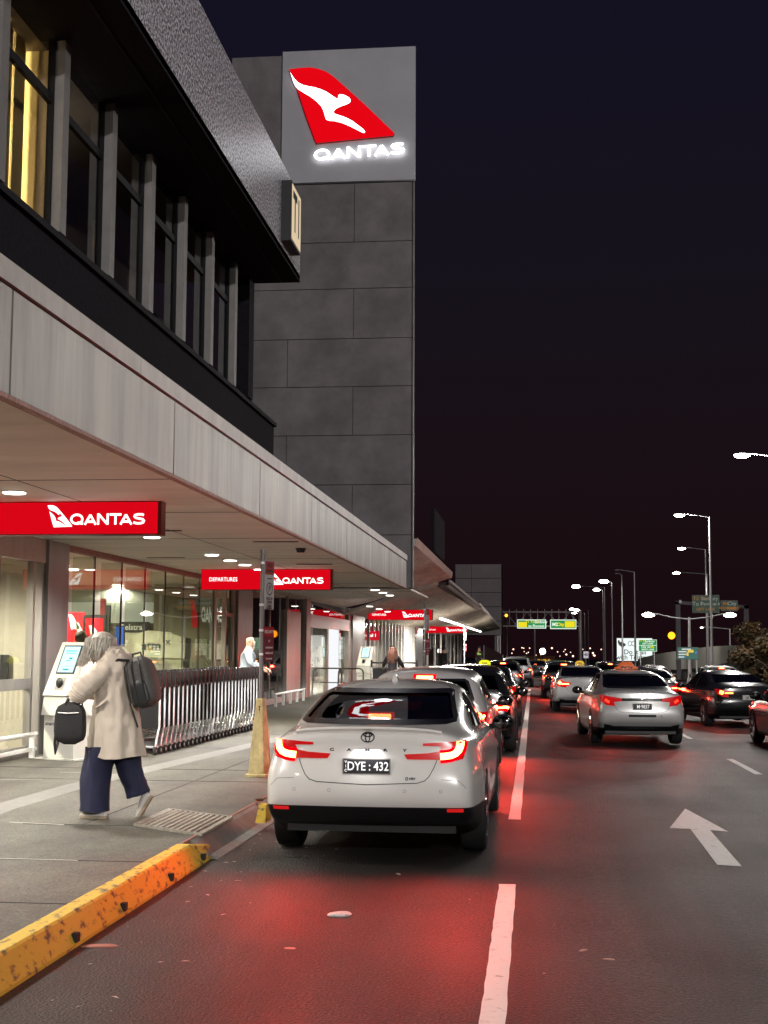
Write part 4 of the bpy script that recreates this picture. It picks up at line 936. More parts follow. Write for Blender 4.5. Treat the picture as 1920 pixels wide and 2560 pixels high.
b = MB(); b.box(at(1590.8,Y),at(1633.2,Y),Y-.02,Y,hz(1611.6,Y),hz(1599,Y)); b.box(at(1590.8,Y),at(1633.2,Y),Y-.02,Y,hz(1626,Y),hz(1612.8,Y)); b.build('panel', M_gl, f_, loc=LG)
b = MB()
for tx, px, py, s_ in (('Sunbury',1617,1602,.26),('LEFT LANE',1612,1608,.20),('City via',1607,1616,.26),('RIGHT LANE',1612,1622.4,.20)): put2d(b, text_mb(tx, s_*.95, .006), lambda u, v: (at(px,Y)+u, Y-.04, hz(py,Y)+v))
b.build('lettering', M_bl, f_, loc=LG, fix=False)
b = MB()
for tx, px, py, s_ in (('T1 T2',1599,1602,.26),('M2',1623,1616,.26)): put2d(b, text_mb(tx, s_*.95, .006), lambda u, v: (at(px,Y)+u, Y-.04, hz(py,Y)+v))
b.build('yellow_text', M_yl, f_, loc=LG, fix=False)
b = MB()
for px in (1595,1628): b = MB(); b.cyl((at(px,Y),Y+.15,-2),(at(px,Y),Y+.15,hz(1627,Y)),.06,n=8); b.build('post', M_steel, gs, loc=LG)
Y = 85
ds = thing('direction_board', 'dark green direction board with four white rows on steel legs', 'road sign', (at(1708,Y),Y,-1)); LD = (at(1708,Y),Y,-1)
f_ = MB().box(at(1683,Y),at(1734,Y),Y,Y+.08,hz(1646,Y),hz(1616,Y)).build('board', M_gb, ds, loc=LD)
b = MB(); b.box(at(1684,Y),at(1733,Y),Y-.02,Y,hz(1645,Y),hz(1617,Y)); b.build('panel', mat('teal_green_face',(.03,.10,.085),.5,emit=(.03,.12,.09),es=.5), f_, loc=LD)
b = MB()
for x0, x1, y0 in ((1694,1716,1619.5),(1686,1705,1625.5),(1686,1704,1632),(1686,1699,1638.5)): b.box(at(x0,Y),at(x1,Y),Y-.03,Y-.021,hz(y0+3.2,Y),hz(y0,Y))
b.build('white_rows', mat('row_white',(.6,.62,.6),.5,emit=(1,1,1),es=.25), f_, loc=LD)
b = MB(); b.box(at(1708,Y),at(1722,Y),Y-.04,Y-.03,hz(1629,Y),hz(1622.5,Y)); b.box(at(1705,Y),at(1710,Y),Y-.04,Y-.03,hz(1637,Y),hz(1629,Y)); b.build('yellow_block', mat('row_yellow',(.7,.5,.05),.5,emit=(1,.75,.1),es=.35), f_, loc=LD)
b = MB(); put2d(b, text_mb('P',.19,.008), lambda u, v: (at(1728,Y)+u,Y-.04,hz(1630,Y)+v)); put2d(b, text_mb('P',.14,.006), lambda u, v: (at(1701,Y)+u,Y-.04,hz(1640,Y)+v)); b.build('parking_mark', mat('p_blue',(.08,.15,.5),.5,emit=(.15,.3,1),es=.4), f_, loc=LD, fix=False)
b = MB()
for px in (1714,1730): b = MB(); b.cyl((at(px,Y),Y+.1,-1.5),(at(px,Y),Y+.1,hz(1646,Y)),.06,n=8); b.build('post', M_steel, ds, loc=LD)
t_ = thing('speed_sign', 'small white rectangular sign above the traffic near the lamp cluster', 'road sign', (at(1462,150),150,-1))
b = MB(); zc = hz(1636,150)+1; b.box(-.26,.26,-.03,0,zc-.36,zc+.36); b.build('face', mat('dim_white',(.55,.5,.55),.5,emit=(1,.9,1),es=.25), t_); b = MB(); face_text(b,'40',0,zc,.42,-.04,.01); b.build('number', M_joint, t_, fix=False); b = MB(); b.cyl((0,.03,0),(0,.03,zc+.3),.03,n=8); b.build('post', M_steel, t_)
# ---- curved white ramp wall at right
rw = thing('ramp_wall', 'long pale concrete ramp parapet sweeping up behind the signs', 'wall', (12,150,-2)); LR = (12,150,-2)
M_ramp = mat('ramp_concrete', (0.52,0.49,0.44), .8, noise=.08, nscale=.3)
pts = [(1588,1646,1662,170),(1600,1642,1666,166),(1623,1636,1668,160),(1650,1630.5,1670,154),(1681,1626,1671,148),(1720,1620,1668,140),(1761,1614.5,1662,134),(1800,1612,1654,128),(1835,1611,1650,122),(1870,1612,1648,117),(1930,1616,1645,110),(2050,1620,1645,100)]
rg = [[(at(p,Yq),Yq,hz(yb,Yq)),(at(p,Yq),Yq+.4,hz(yb,Yq)),(at(p,Yq),Yq+.4,hz(yt,Yq)),(at(p,Yq),Yq,hz(yt,Yq))] for p, yt, yb, Yq in pts]
b = MB(); b.loft(rg); b.build('parapet', M_ramp, rw, loc=LR)
rg = [[(at(p,Yq)+.1,Yq+.1,-3.5),(at(p,Yq)+.1,Yq+.5,-3.5),(at(p,Yq)+.1,Yq+.5,hz(yb,Yq)+.02),(at(p,Yq)+.1,Yq+.1,hz(yb,Yq)+.02)] for p, yt, yb, Yq in pts]
b = MB(); b.loft(rg); b.build('retaining_wall', M_conc, rw, loc=LR)
for px, Yq, pw in ((1640,144,2200),(1712,131,1500),(1800,126,1100)): light('ramp_fill_light', 'SPOT', (at(px,Yq),Yq,8.5), pw, (1,.97,.88), .3, (R(50),0,R(-15)), 130, .8)  # added spots without fixtures, they brighten the pale parapet
t_ = thing('road_barrier', 'pinkish concrete barrier beyond the dark sedan at right', 'barrier', (13.5,60,-1.2))
b = MB(); rgs = []
for y in (-10,10,40,70): rgs.append([(-.3,y,0),(.3,y,0),(.12,y,1.0),(-.12,y,1.0)])
b.loft(rgs); b.build('barrier', M_conc, t_)
t_ = thing('glass_fence', 'sloping glass fence panel beyond the last shopfront glass', 'fence', (-5,140,-1))
b = MB(); b.add([(0,0,.8),(1.8,6,.8),(1.8,6,2.1),(0,0,3.1)],[(0,1,2,3)]); b.build('panel', mat('pinkish_glass',(.16,.08,.08),.3), t_, fix=False); b = MB(); b.cyl((0,0,0),(0,0,3.1),.08,n=6); b.cyl((1.8,6,0),(1.8,6,2.1),.08,n=6); b.build('post', M_steel, t_)
t_ = thing('end_barrier', 'low brown barrier with a yellow chevron where the road ends', 'barrier', (1.6,260,-2.6))
b = MB(); b.box(-3.5,2.5,0,.4,0,3.0); b.build('panel', mat('orange_brown',(.30,.12,.06),.7,noise=.2,nscale=.4), t_)
b = MB()
for i, x in enumerate((-.2,1.0)): b.add([(x-.6,-.1,2.4),(x,-.1,1.2),(x+.6,-.1,2.4),(x+.2,-.1,2.4),(x,-.1,1.9),(x-.2,-.1,2.4)],[(0,1,4,5),(1,2,3,4)])
b.build('chevron', mat('chevron_yellow',(.8,.45,.02),.5,emit=(1,.55,.05),es=.5), t_, fix=False)

# ---- trees: trunk + limbs + thousands of small leaves
M_leafs = mat('dark_leaves', (0.050,0.042,0.016), .6, col2=(0.14,0.075,0.03), nscale=.9, lo=.42, hi=.62)
M_bark = mat('bark', (0.07,0.05,0.035), .9)
def tree(x, y, gz, h, rad, n, label, seed, leaf=.16):
    random.seed(seed); t_ = thing('tree', label, 'tree', (x,y,gz), 0, 'trees beside the ramp wall')
    b = MB(); b.tube([(0,0,0),(.1,0,h*.25),(-.05,.05,h*.55),(.1,0,h*.85)],[.22,.17,.11,.04],8)
    cl = []
    for i in range(26):
        a = random.uniform(0,6.28); r_ = rad*random.uniform(.15,.95); z = h*random.uniform(.28,.98); k_ = 1-abs(z/h-.55)*.9
        c_ = (r_*math.cos(a)*k_, r_*math.sin(a)*k_, z); cl.append((c_, rad*random.uniform(.20,.38)))
        b.tube([(0,0,z*.6),(c_[0]*.5,c_[1]*.5,z*.85),c_],[.06,.04,.015],5)
    b.build('trunk', M_bark, t_)
    b = MB()
    for c_, r_ in cl:
        for _ in range(n//26):
            while True:
                d = Vector((random.uniform(-1,1),random.uniform(-1,1),random.uniform(-1,1)))
                if d.length < 1: break
            p = Vector(c_)+d*r_*random.uniform(.6,1.15); u = Vector((random.gauss(0,1),random.gauss(0,1),random.gauss(0,.6))).normalized()*leaf*random.uniform(.6,1.3); v = u.orthogonal().normalized()*leaf*.45
            b.add([p-u,p+v,p+u,p-v],[(0,1,2,3)])
    b.build('crown', M_leafs, t_, fix=False)
for px, Y, top, rd, n, lb in ((1862,82,1568,1.9,4200,'bushy tree left of the two, hiding the end of the pale wall'),(1925,74,1578,2.1,4200,'tree cut by the right edge, right of the bushy tree')):
    x = at(px,Y); gz = -1.6; tree(x, Y, gz, hz(top,Y)-gz, rd, n, lb, int(px))
# ================================================================== CARS
M_tyre = M_rub
M_cabin = mat('cabin_dark', (0.020,0.018,0.018), .8)
M_cglass = glass('car_glass', (0.22,0.22,0.23), 1.5)
M_frit = mat('window_border', (0.006,0.006,0.007), .25)
M_house = mat('lamp_housing_red', (0.16,0.004,0.004), .25, emit=(1,0,0.004), es=.30)
M_halo = emis('tail_halo_red', (1.0,0.0,0.006), .95)  # flat red emission, paints the halo around the lamp cores
M_tail = emis('tail_core', (1.0,.22,.06), 12.0)
M_taild = emis('tail_dim', (1.0,.035,.015), 2.2)
M_amber = emis('amber_core', (1.0,.36,.04), 9.0)
M_refl = mat('reflector_red', (.45,.01,.01), .25, emit=(1,.02,.02), es=.35)
M_seam = mat('panel_gap', (.02,.02,.02), .7)
M_plate = mat('number_plate_black', (.02,.018,.022), .4)
M_seat = mat('seat_cloth', (.045,.04,.04), .85)
def paint(name, col, metal=0.0, rough=.30): return mat(name, col, rough, metal=metal, coat=.9)
def st(y, zb, ws, wm, wsh, zsh, tops, extra=()):
    side = [(ws+.04,zb),(wm-.012,zb+.09),(wm,.47),(wm,.62),(wm-.004,.74),(wsh+.018,max(.78,zsh-.10)),(wsh,zsh)]
    if extra: side += list(extra)
    return dict(y=y, side=side, top=[side[-1]]+tops)
def T5(a, b, c, d, e_): return [a, b, c, d, (0, e_)]
SEDAN = [
 st(-1.00,.33,.70,.830,.765,.985,T5((.68,1.035),(.53,1.065),(.37,1.078),(.19,1.085),1.087)),
 st(-.86,.31,.76,.865,.80,.985,T5((.715,1.045),(.58,1.078),(.40,1.09),(.2,1.096),1.098)),
 st(-.62,.27,.80,.895,.835,.980,T5((.745,1.045),(.63,1.090),(.45,1.103),(.23,1.11),1.112)),
 st(-.40,.19,.80,.920,.860,.975,T5((.775,1.035),(.69,1.105),(.52,1.135),(.27,1.150),1.155)),
 st(.05,.18,.81,.920,.870,.965,T5((.80,1.015),(.715,1.19),(.615,1.262),(.32,1.290),1.297)),
 st(.50,.18,.82,.915,.872,.955,T5((.815,1.00),(.715,1.24),(.625,1.345),(.34,1.385),1.394)),
 st(.85,.18,.83,.910,.872,.950,T5((.82,.99),(.71,1.255),(.615,1.390),(.34,1.436),1.446)),
 st(1.40,.18,.83,.910,.872,.945,T5((.82,.985),(.70,1.26),(.605,1.405),(.34,1.452),1.462)),
 st(1.75,.18,.83,.910,.872,.940,T5((.82,.98),(.70,1.24),(.605,1.385),(.34,1.435),1.445)),
 st(2.20,.18,.83,.910,.872,.935,T5((.81,.975),(.715,1.10),(.635,1.20),(.35,1.25),1.262)),
 st(2.62,.18,.82,.915,.870,.920,T5((.80,.955),(.72,.995),(.62,1.03),(.34,1.055),1.062)),
 st(3.10,.19,.80,.915,.850,.870,T5((.76,.90),(.66,.935),(.52,.952),(.28,.965),.97)),
 st(3.50,.21,.76,.880,.80,.790,T5((.70,.82),(.60,.85),(.46,.868),(.25,.88),.885)),
 st(3.74,.24,.66,.78,.70,.70,T5((.62,.715),(.52,.73),(.40,.74),(.2,.75),.752))]
SED_OFF = [.13,.02,-.045,-.055,-.02,.03,.02]
def suvst(y, zb, ws, wm, wsh, zsh, g1, g2, r, k=0.0):
    return st(y, zb, ws, wm, wsh, zsh, [(r[0],r[1]),(r[0]*.78,r[1]+.035),(r[0]*.55,r[1]+.055),(r[0]*.28,r[1]+.066),(0,r[1]+.07)], (g1, g2))
HATCH = [
 suvst(-.84,.30,.70,.83,.79,1.00,(.74,1.08),(.66,1.33),(.57,1.40)),
 suvst(-.66,.27,.78,.87,.82,1.00,(.78,1.08),(.69,1.33),(.60,1.425)),
 suvst(-.40,.24,.80,.895,.84,.995,(.80,1.07),(.70,1.33),(.61,1.44)),
 suvst(.05,.22,.81,.905,.855,.985,(.815,1.06),(.71,1.33),(.615,1.45)),
 suvst(.60,.21,.82,.905,.86,.975,(.82,1.05),(.71,1.33),(.615,1.455)),
 suvst(1.20,.21,.82,.905,.86,.970,(.82,1.04),(.71,1.32),(.61,1.455)),
 suvst(1.65,.21,.82,.905,.86,.965,(.82,1.03),(.71,1.28),(.605,1.43)),
 suvst(2.10,.21,.82,.905,.86,.960,(.81,1.02),(.725,1.16),(.63,1.27)),
 suvst(2.50,.21,.81,.905,.855,.945,(.80,.985),(.73,1.03),(.64,1.06)),
 suvst(2.95,.22,.79,.90,.84,.90,(.77,.925),(.68,.955),(.55,.975)),
 suvst(3.25,.24,.74,.86,.79,.83,(.72,.85),(.62,.87),(.5,.885)),
 suvst(3.42,.27,.66,.77,.70,.74,(.64,.755),(.56,.77),(.44,.78))]
HAT_OFF = [.12,.02,-.03,-.04,-.02,.0,.01,.05,.16]
def raw_shell(S_, off, lift=1.0):
    m = len(S_[0]['side']); vs = []; nR = 2*m+18
    last = len(S_)-1
    def fr(j): return 1-(abs(j)/5)**2
    rings = []
    for k, s in enumerate(S_):
        r = []; sd = s['side']; tp = s['top']
        e_ = -1 if k == 0 else (1 if k == last else 0)
        bul = .075*e_
        def yo(row): return s['y'] + (off[row] if k == 0 else (-.35*off[row] if k == last else 0))
        for i in range(m): r.append((sd[i][0], yo(i), sd[i][1]))
        for i in range(1, 6): r.append((tp[i][0], yo(m-1)+bul*fr(5-i), tp[i][1]))
        for i in range(4, 0, -1): r.append((-tp[i][0], yo(m-1)+bul*fr(5-i), tp[i][1]))
        for i in range(m-1, -1, -1): r.append((-sd[i][0], yo(i), sd[i][1]))
        for j in range(-4, 5): r.append((sd[0][0]*j/5, yo(0)+bul*fr(j), sd[0][1]))
        rings.append(r)
    vs = [p for r in rings for p in r]; fs = []
    for k in range(last):
        for i in range(nR): fs.append((k*nR+i, k*nR+(i+1) % nR, (k+1)*nR+(i+1) % nR, (k+1)*nR+i))
    def ringidx(k, row, j):
        o = k*nR
        if row == 0: return o+0 if j == 5 else (o+2*m+8 if j == -5 else o+2*m+9+(j+4))
        if j == 5: return o+row
        if j == -5: return o+m+9+(m-1-row)
        if row == m-1: return o+m+(4-j) 
        return None
    for k in (0, last):
        s = S_[k]; grid = {}
        for row in range(m):
            for j in range(-5, 6):
                q = ringidx(k, row, j)
                if q is None:
                    x5, z5 = s['side'][row]; tf = s['top'][5-abs(j)][0]/s['top'][0][0]; f_ = (abs(j)/5)*(1-row/(m-1))+tf*(row/(m-1))
                    y_ = s['y']+(off[row] if k == 0 else -.35*off[row])+(.075*fr(j))*(-1 if k == 0 else 1)
                    vs.append((math.copysign(f_*x5, j) if j else 0, y_, z5+(s['top'][5-abs(j)][1]-s['top'][0][1])*(row/(m-1)))); q = len(vs)-1
                grid[(row, j)] = q
        for row in range(m-1):
            for j in range(-5, 5):
                f_ = (grid[(row,j)], grid[(row,j+1)], grid[(row+1,j+1)], grid[(row+1,j)]); fs.append(f_ if k == 0 else f_[::-1])
    me = bpy.data.meshes.new('body'); me.from_pydata(vs, [], fs)
    bm = bmesh.new(); bm.from_mesh(me); bmesh.ops.recalc_face_normals(bm, faces=bm.faces); bm.to_mesh(me); bm.free()
    return me
def ev(o):
    dg = bpy.context.evaluated_depsgraph_get(); return bpy.data.meshes.new_from_object(o.evaluated_get(dg))
def make_shell(S_, off, wins, wheelbase, lv):
    """smooth body with a hollow cabin, cut windows and wheel arches -> (mesh, BVH of the uncut skin)"""
    o = bpy.data.objects.new('body', raw_shell(S_, off)); COL.objects.link(o)
    md = o.modifiers.new('s', 'SUBSURF'); md.levels = lv; md.render_levels = lv
    skin = ev(o); o.modifiers.clear(); o.data = skin
    bvh = BVHTree.FromPolygons([tuple(v.co) for v in skin.vertices], [tuple(p.vertices) for p in skin.polygons])
    o.data = skin.copy(); o.data.materials.append(M_blk); o.data.materials.append(M_cabin)
    cut = []
    def cutter(b_):
        c = b_.build('cut', [M_blk, M_cabin]); 
        for p in c.data.polygons: p.material_index = 1
        cut.append(c)
    big = MB()
    for y in (0, wheelbase):
        for s_ in (-1, 1): 
            b_ = MB(); b_.cyl((s_*.58,y,.335),(s_*1.3,y,.335),.375,n=40); cutter(b_)
    rg = []; inz = .065
    for s in S_:
        if -.45 < s['y'] < 2.3 or (off is HAT_OFF and -.7 < s['y'] < 2.3):
            pts = [s['side'][-1]] + s['top'][1:] if off is SED_OFF else [s['side'][-2], s['side'][-1]] + s['top'][1:]
            P0 = [(max(.05, x-.075), z-(inz if i > 1 else .0)) for i, (x, z) in enumerate(pts[:-1])] + [(0, pts[-1][1]-inz)]
            y = s['y']
            L = [(x, y, z) for x, z in P0]; Lm = [(-x, y, z) for x, z in P0[:-1]][::-1]
            rg.append([(P0[0][0]-.02, y, .60)]+L+Lm+[(-(P0[0][0]-.02), y, .60)])
    b_ = MB(); b_.loft(rg); cutter(b_)
    for kind, poly, a_, c_ in wins:
        b_ = MB()
        if kind == 'rear': b_.prism(poly, lambda u, v, w_: (u, a_+w_, v), c_-a_); cutter(b_)
        else:
            for s_ in (-1, 1):
                b_ = MB(); b_.prism(poly, lambda u, v, w_: (s_*(a_+w_), u, v), c_-a_); cutter(b_)
    def vol(me_):
        bm = bmesh.new(); bm.from_mesh(me_); r_ = (bm.calc_volume(), sum(1 for e_ in bm.edges if not e_.is_manifold)); bm.free(); return r_
    rnd = random.Random(5); v0 = vol(o.data)[0]
    for i, c in enumerate(cut):
        vc = vol(c.data)[0]
        for tr_ in range(8):
            md = o.modifiers.new('b', 'BOOLEAN'); md.object = c; md.operation = 'DIFFERENCE'; md.solver = 'EXACT' if tr_ % 2 == 0 else 'FAST'
            out = ev(o); o.modifiers.clear(); v1, nmf = vol(out)
            if nmf == 0 and v1 <= v0+.01 and v1 > v0-vc-.05: break
            c.location = [rnd.uniform(-.004,.004) for _ in range(3)]; c.rotation_euler = [rnd.uniform(-.002,.002) for _ in range(3)]
        if tr_ == 7: print('CUT FAILED', i); continue
        o.data = out; v0 = v1
    out = o.data
    for c in cut: bpy.data.objects.remove(c)
    bpy.data.objects.remove(o)
    out.shade_smooth()
    try: out.set_sharp_from_angle(angle=R(38))
    except Exception: pass
    return out, bvh
SW1 = [(.083,1.063),(.503,1.287),(.797,1.337),(1.147,1.347),(1.147,1.017),(.347,1.023)]
SW2 = [(1.213,1.013),(1.213,1.347),(1.603,1.327),(1.947,1.192),(2.143,1.085),(2.137,1.013)]
RWS = [(-.655,1.135),(-.60,1.125),(.60,1.125),(.655,1.135),(.655,1.16),(.575,1.345),(.54,1.36),(-.54,1.36),(-.575,1.345),(-.655,1.16)]
FWS = [(-.62,1.10),(.62,1.10),(.56,1.36),(-.56,1.36)]
HW1 = [(-.45,1.10),(-.30,1.30),(-.1,1.35),(.85,1.365),(.85,1.075),(.2,1.08)]
HW2 = [(.923,1.073),(.923,1.363),(1.353,1.353),(1.747,1.247),(2.063,1.11),(2.053,1.077)]
RWH = [(-.62,1.09),(.62,1.09),(.635,1.12),(.56,1.34),(.52,1.365),(-.52,1.365),(-.56,1.34),(-.635,1.12)]
SHELL = {}
SHELL['sedan'] = make_shell(SEDAN, SED_OFF, (('rear',RWS,-2,.80),('rear',FWS,1.5,4.2),('side',SW1,.45,1.4),('side',SW2,.463,1.41)), 2.80, 3)
SHELL['hatch'] = make_shell(HATCH, HAT_OFF, (('rear',RWH,-2,.3),('rear',[(-.62,1.13),(.62,1.13),(.56,1.37),(-.56,1.37)],1.4,4.0),('side',HW1,.45,1.4),('side',HW2,.463,1.41)), 2.60, 3)
def split_black(me, zr, zs):
    m = me.copy(); bm = bmesh.new(); bm.from_mesh(m)
    for z in (zr, zs): bmesh.ops.bisect_plane(bm, geom=bm.verts[:]+bm.edges[:]+bm.faces[:], dist=1e-5, plane_co=(0,0,z), plane_no=(0,0,1))
    for f in bm.faces:
        c = f.calc_center_median()
        if c.z < zs or (c.z < zr and c.y < -.36 and f.normal.y < .5): f.material_index = 2
    bm.to_mesh(m); bm.free(); m.materials.append(M_blk); m.shade_smooth()
    try: m.set_sharp_from_angle(angle=R(38))
    except Exception: pass
    return m
SHB = {('sedan',True): split_black(SHELL['sedan'][0], .475, .30), ('sedan',False): split_black(SHELL['sedan'][0], .36, .28), ('hatch',False): split_black(SHELL['hatch'][0], .46, .32)}
def conf(bvh, vs, how, off):
    out = []
    for u, v in vs:
        if how == 'rear': o_, d = Vector((u,-6,v)), Vector((0,1,0))
        elif how == 'front': o_, d = Vector((u,8,v)), Vector((0,-1,0))
        elif how == 'top': o_, d = Vector((u,v,5)), Vector((0,0,-1))
        elif how == 'right': o_, d = Vector((5,u,v)), Vector((-1,0,0))
        else: o_, d = Vector((-5,u,v)), Vector((1,0,0))
        h = bvh.ray_cast(o_, d)
        if h[0] is None:
            q = Vector((u, -1.0, v)) if how == 'rear' else (Vector((u,v,1.4)) if how == 'top' else Vector(((.9 if how == 'right' else -.9),u,v)))
            h = bvh.find_nearest(q)
            out.append(h[0]+h[1]*off)
        else:
            n = h[1] if h[1].dot(d) < 0 else -h[1]
            out.append(h[0]+n*off-d*0.0)
    return out
def patch(bvh, poly, how, off, step=.045):
    b_ = MB(); vs, fs = tess(poly, step); b_.add(conf(bvh, vs, how, off), fs); return b_
def strip(bvh, pts, wd, how, off, closed=False, step=.04, mb=None):
    d = []
    n = len(pts)
    for i in range(n if closed else n-1):
        a, c = Vector(pts[i]), Vector(pts[(i+1) % n]); k = max(1, int((c-a).length/step))
        for j in range(k): d.append(tuple(a.lerp(c, j/k)))
    if not closed: d.append(tuple(pts[-1]))
    vs, fs = ribbon(d, wd, closed); b_ = mb or MB(); b_.add(conf(bvh, vs, how, off), fs); return b_
def ctext(bvh, b_, txt, cx, cz, size, off=.006, bold=0.0, xs=1.0, how='rear'):
    vs, fs = text_mb(txt, size, bold, xs); b_.add(conf(bvh, [(cx+u, cz+v) for u, v in vs], how, off), fs)
def mir(poly): return [(-x, z) for x, z in poly][::-1]
def wheel(par, x, y, s_):
    prof = [(.205,-.105),(.30,-.112),(.325,-.10),(.336,-.06),(.338,0),(.336,.06),(.325,.10),(.30,.112),(.205,.105)]
    rg = []
    n = 36
    for i in range(n):
        t = 2*math.pi*i/n; rg.append([(x+s_*w_, y+r_*math.cos(t), .338+r_*math.sin(t)) for r_, w_ in prof])
    b_ = MB(); b_.loft(rg+[rg[0]], cap=False, closed=False); w = b_.build('wheel', M_tyre, par, smooth=True)
    b_ = MB(); b_.cyl((x+s_*.02,y,.338),(x+s_*.03,y,.338),.212,n=28); b_.tube([(x+s_*.10,y+.212*math.cos(2*math.pi*i/28),.338+.212*math.sin(2*math.pi*i/28)) for i in range(28)],.014,6,True)
    for i in range(10):
        t = 2*math.pi*i/10; c, s = math.cos(t), math.sin(t); xo = x+s_*.085
        b_.tube([(xo,y+.03*c,.338+.03*s),(xo+s_*.012,y+.205*c,.338+.205*s)],[.024,.014],5)
    b_.cyl((x+s_*.06,y,.338),(x+s_*.11,y,.338),.05,n=14); b_.build('rim', M_chrome, w, smooth=True)
def car(kind, loc, rz, pm, label, cat='car', tails=None, cores=None, core_m=None, third=True, dome=None, plate=None, hero=False, extra=None, mirrors=True, glow=0, name='car', scale=None, antenna=False, seam=True, badge=False, group='cars queuing on the departures road'):
    me, bvh = SHELL[kind]; wb = 2.80 if kind == 'sedan' else 2.60
    t_ = thing(name, label, cat, loc, rz, group)
    if scale: t_.scale = scale
    m2 = SHB[kind, hero].copy(); m2.materials[0] = pm; o = bpy.data.objects.new('body', m2); COL.objects.link(o); o.parent = t_
    rw_ = RWS if kind == 'sedan' else RWH
    b_ = patch(bvh, rw_, 'rear', -.012); b_.build('rear_window', M_cglass, t_, smooth=True, sharp=180)
    ro = o
    strip(bvh, rw_, .035, 'rear', .0035, True).build('window_seal', M_frit, t_, smooth=True, sharp=180)
    for s_, how in ((1,'right'),(-1,'left')):
        for w_ in ((SW1,SW2) if kind == 'sedan' else (HW1,HW2)):
            patch(bvh, w_, how, -.012, .1).build('side_window', M_cglass, t_, smooth=True, sharp=180)
        b_ = MB()
        for w_ in ((SW1,SW2) if kind == 'sedan' else (HW1,HW2)): strip(bvh, w_, .028, how, .0035, True, .06, b_)
        b_.build('window_trim', M_frit, t_, smooth=True, sharp=180)
    fw = FWS if kind == 'sedan' else [(-.62,1.13),(.62,1.13),(.56,1.37),(-.56,1.37)]
    patch(bvh, fw, 'front', -.012, .1).build('windshield', M_cglass, t_, smooth=True, sharp=180)
    for x in (-.81,.81):
        for y in (0, wb): wheel(t_, x, y, 1 if x > 0 else -1)
    # cabin: seats and head restraints
    b_ = MB(); b_.loft([[(-.62,.05,.62),(.62,.05,.62),(.62,.35,.62),(-.62,.35,.62)],[(-.60,-.10,1.04),(.60,-.10,1.04),(.60,.04,1.06),(-.60,.04,1.06)]])
    for x in (-.40,0,.40): b_.ell((x,-.02,1.11),(.13,.05,.075),10,8)
    b_.build('rear_seat', M_seat, t_, smooth=True)
    b_ = MB()
    for x in (-.38,.38): b_.loft([[(x-.24,1.05,.60),(x+.24,1.05,.60),(x+.24,1.25,.60),(x-.24,1.25,.60)],[(x-.20,.88,1.10),(x+.20,.88,1.10),(x+.20,1.0,1.12),(x-.20,1.0,1.12)]]); b_.ell((x,.92,1.20),(.13,.055,.09),10,8)
    b_.build('front_seat', M_seat, t_, smooth=True)
    # lamps
    for k_ in (1, -1):
        if tails:
            pl_ = tails if k_ == -1 else mir(tails)
            h_ = patch(bvh, pl_, 'rear', .006, .03).build('tail_light', M_house, t_, smooth=True, sharp=180)
            if cores:
                b_ = MB()
                for c_ in cores:
                    pts, wd = c_; pts = pts if k_ == -1 else mir(pts)
                    strip(bvh, pts, wd, 'rear', .013, False, .015, b_)
                
                if core_m is None or core_m is M_tail:
                    c2_ = MB()
                    for pts, wd in cores: strip(bvh, pts if k_ == -1 else mir(pts), wd*1.7+.012 if hero else wd*2+.05, 'rear', .010, False, .015, c2_)
                    c2_.build('red_halo', M_halo, h_, smooth=True, sharp=180)  # wider red strip under the core, a painted halo
                b_.build('lamp_core', (core_m or M_tail) if not isinstance(core_m, dict) else core_m[k_], h_, smooth=True, sharp=180)
        if glow:
            zc = .93; xx = k_*.72
            light('tail_lamp', 'SPOT', (xx,-1.16,zc), glow*3.0, (1,.035,.02), .10, (R(72),0,R(180)), 140, 1.0, t_)
    if third:
        if kind == 'sedan':
            b_ = MB(); b_.box(-.095,.095,-.26,-.20,1.132,1.178); lm = b_.build('high_brake_light', M_tail, t_); b_ = MB(); b_.box(-.125,.125,-.19,-.185,1.115,1.195); b_.build('lamp_halo', M_halo, lm); lm.location.y = -.02  # red box behind the lamp is its painted halo
        else:
            b_ = strip(bvh, [(-.15,1.392),(.15,1.392)], .085, 'rear', .008); hl = b_.build('high_brake_light', M_halo, t_); b_ = strip(bvh, [(-.11,1.392),(.11,1.392)], .038, 'rear', .012); b_.build('lamp_core', M_tail, hl)
    if mirrors:
        for s_ in (1, -1):
            b_ = MB(); b_.ell((s_*1.0,2.02,1.0),(.115,.075,.082),14,10); b_.tube([(s_*.86,2.08,.95),(s_*.96,2.04,.97)],.03,6); mo = b_.build('side_mirror', M_blk, t_, smooth=True)
            b_ = MB(); b_.ell((s_*1.0,1.962,1.0),(.092,.022,.062),12,8); b_.build('mirror_glass', M_mirror, mo, smooth=True)
    if plate:
        pz, ptxt, pw, dark = plate
        b_ = MB(); y0 = conf(bvh, [(0,pz)], 'rear', 0)[0][1]
        b_.box(-pw/2-.008,pw/2+.008,y0-.022,y0-.003,pz-.062,pz+.062); po = b_.build('number_plate', M_alu, t_)
        b_ = MB(); b_.box(-pw/2,pw/2,y0-.026,y0-.0225,pz-.055,pz+.055); b_.build('plate_face', M_plate if dark else M_white, po)
        b_ = MB(); put2d(b_, text_mb(ptxt, .098, .0012, .84), lambda u, v: (u+.012, y0-.029, pz+v-.002))
        if hero:
            for i, ch in enumerate('VIC'): put2d(b_, text_mb(ch, .030, .001), lambda u, v: (-pw/2+.018+u, y0-.029, pz+.034-i*.034+v))
        b_.build('plate_number', M_wlet if dark else M_blk, po, fix=False)
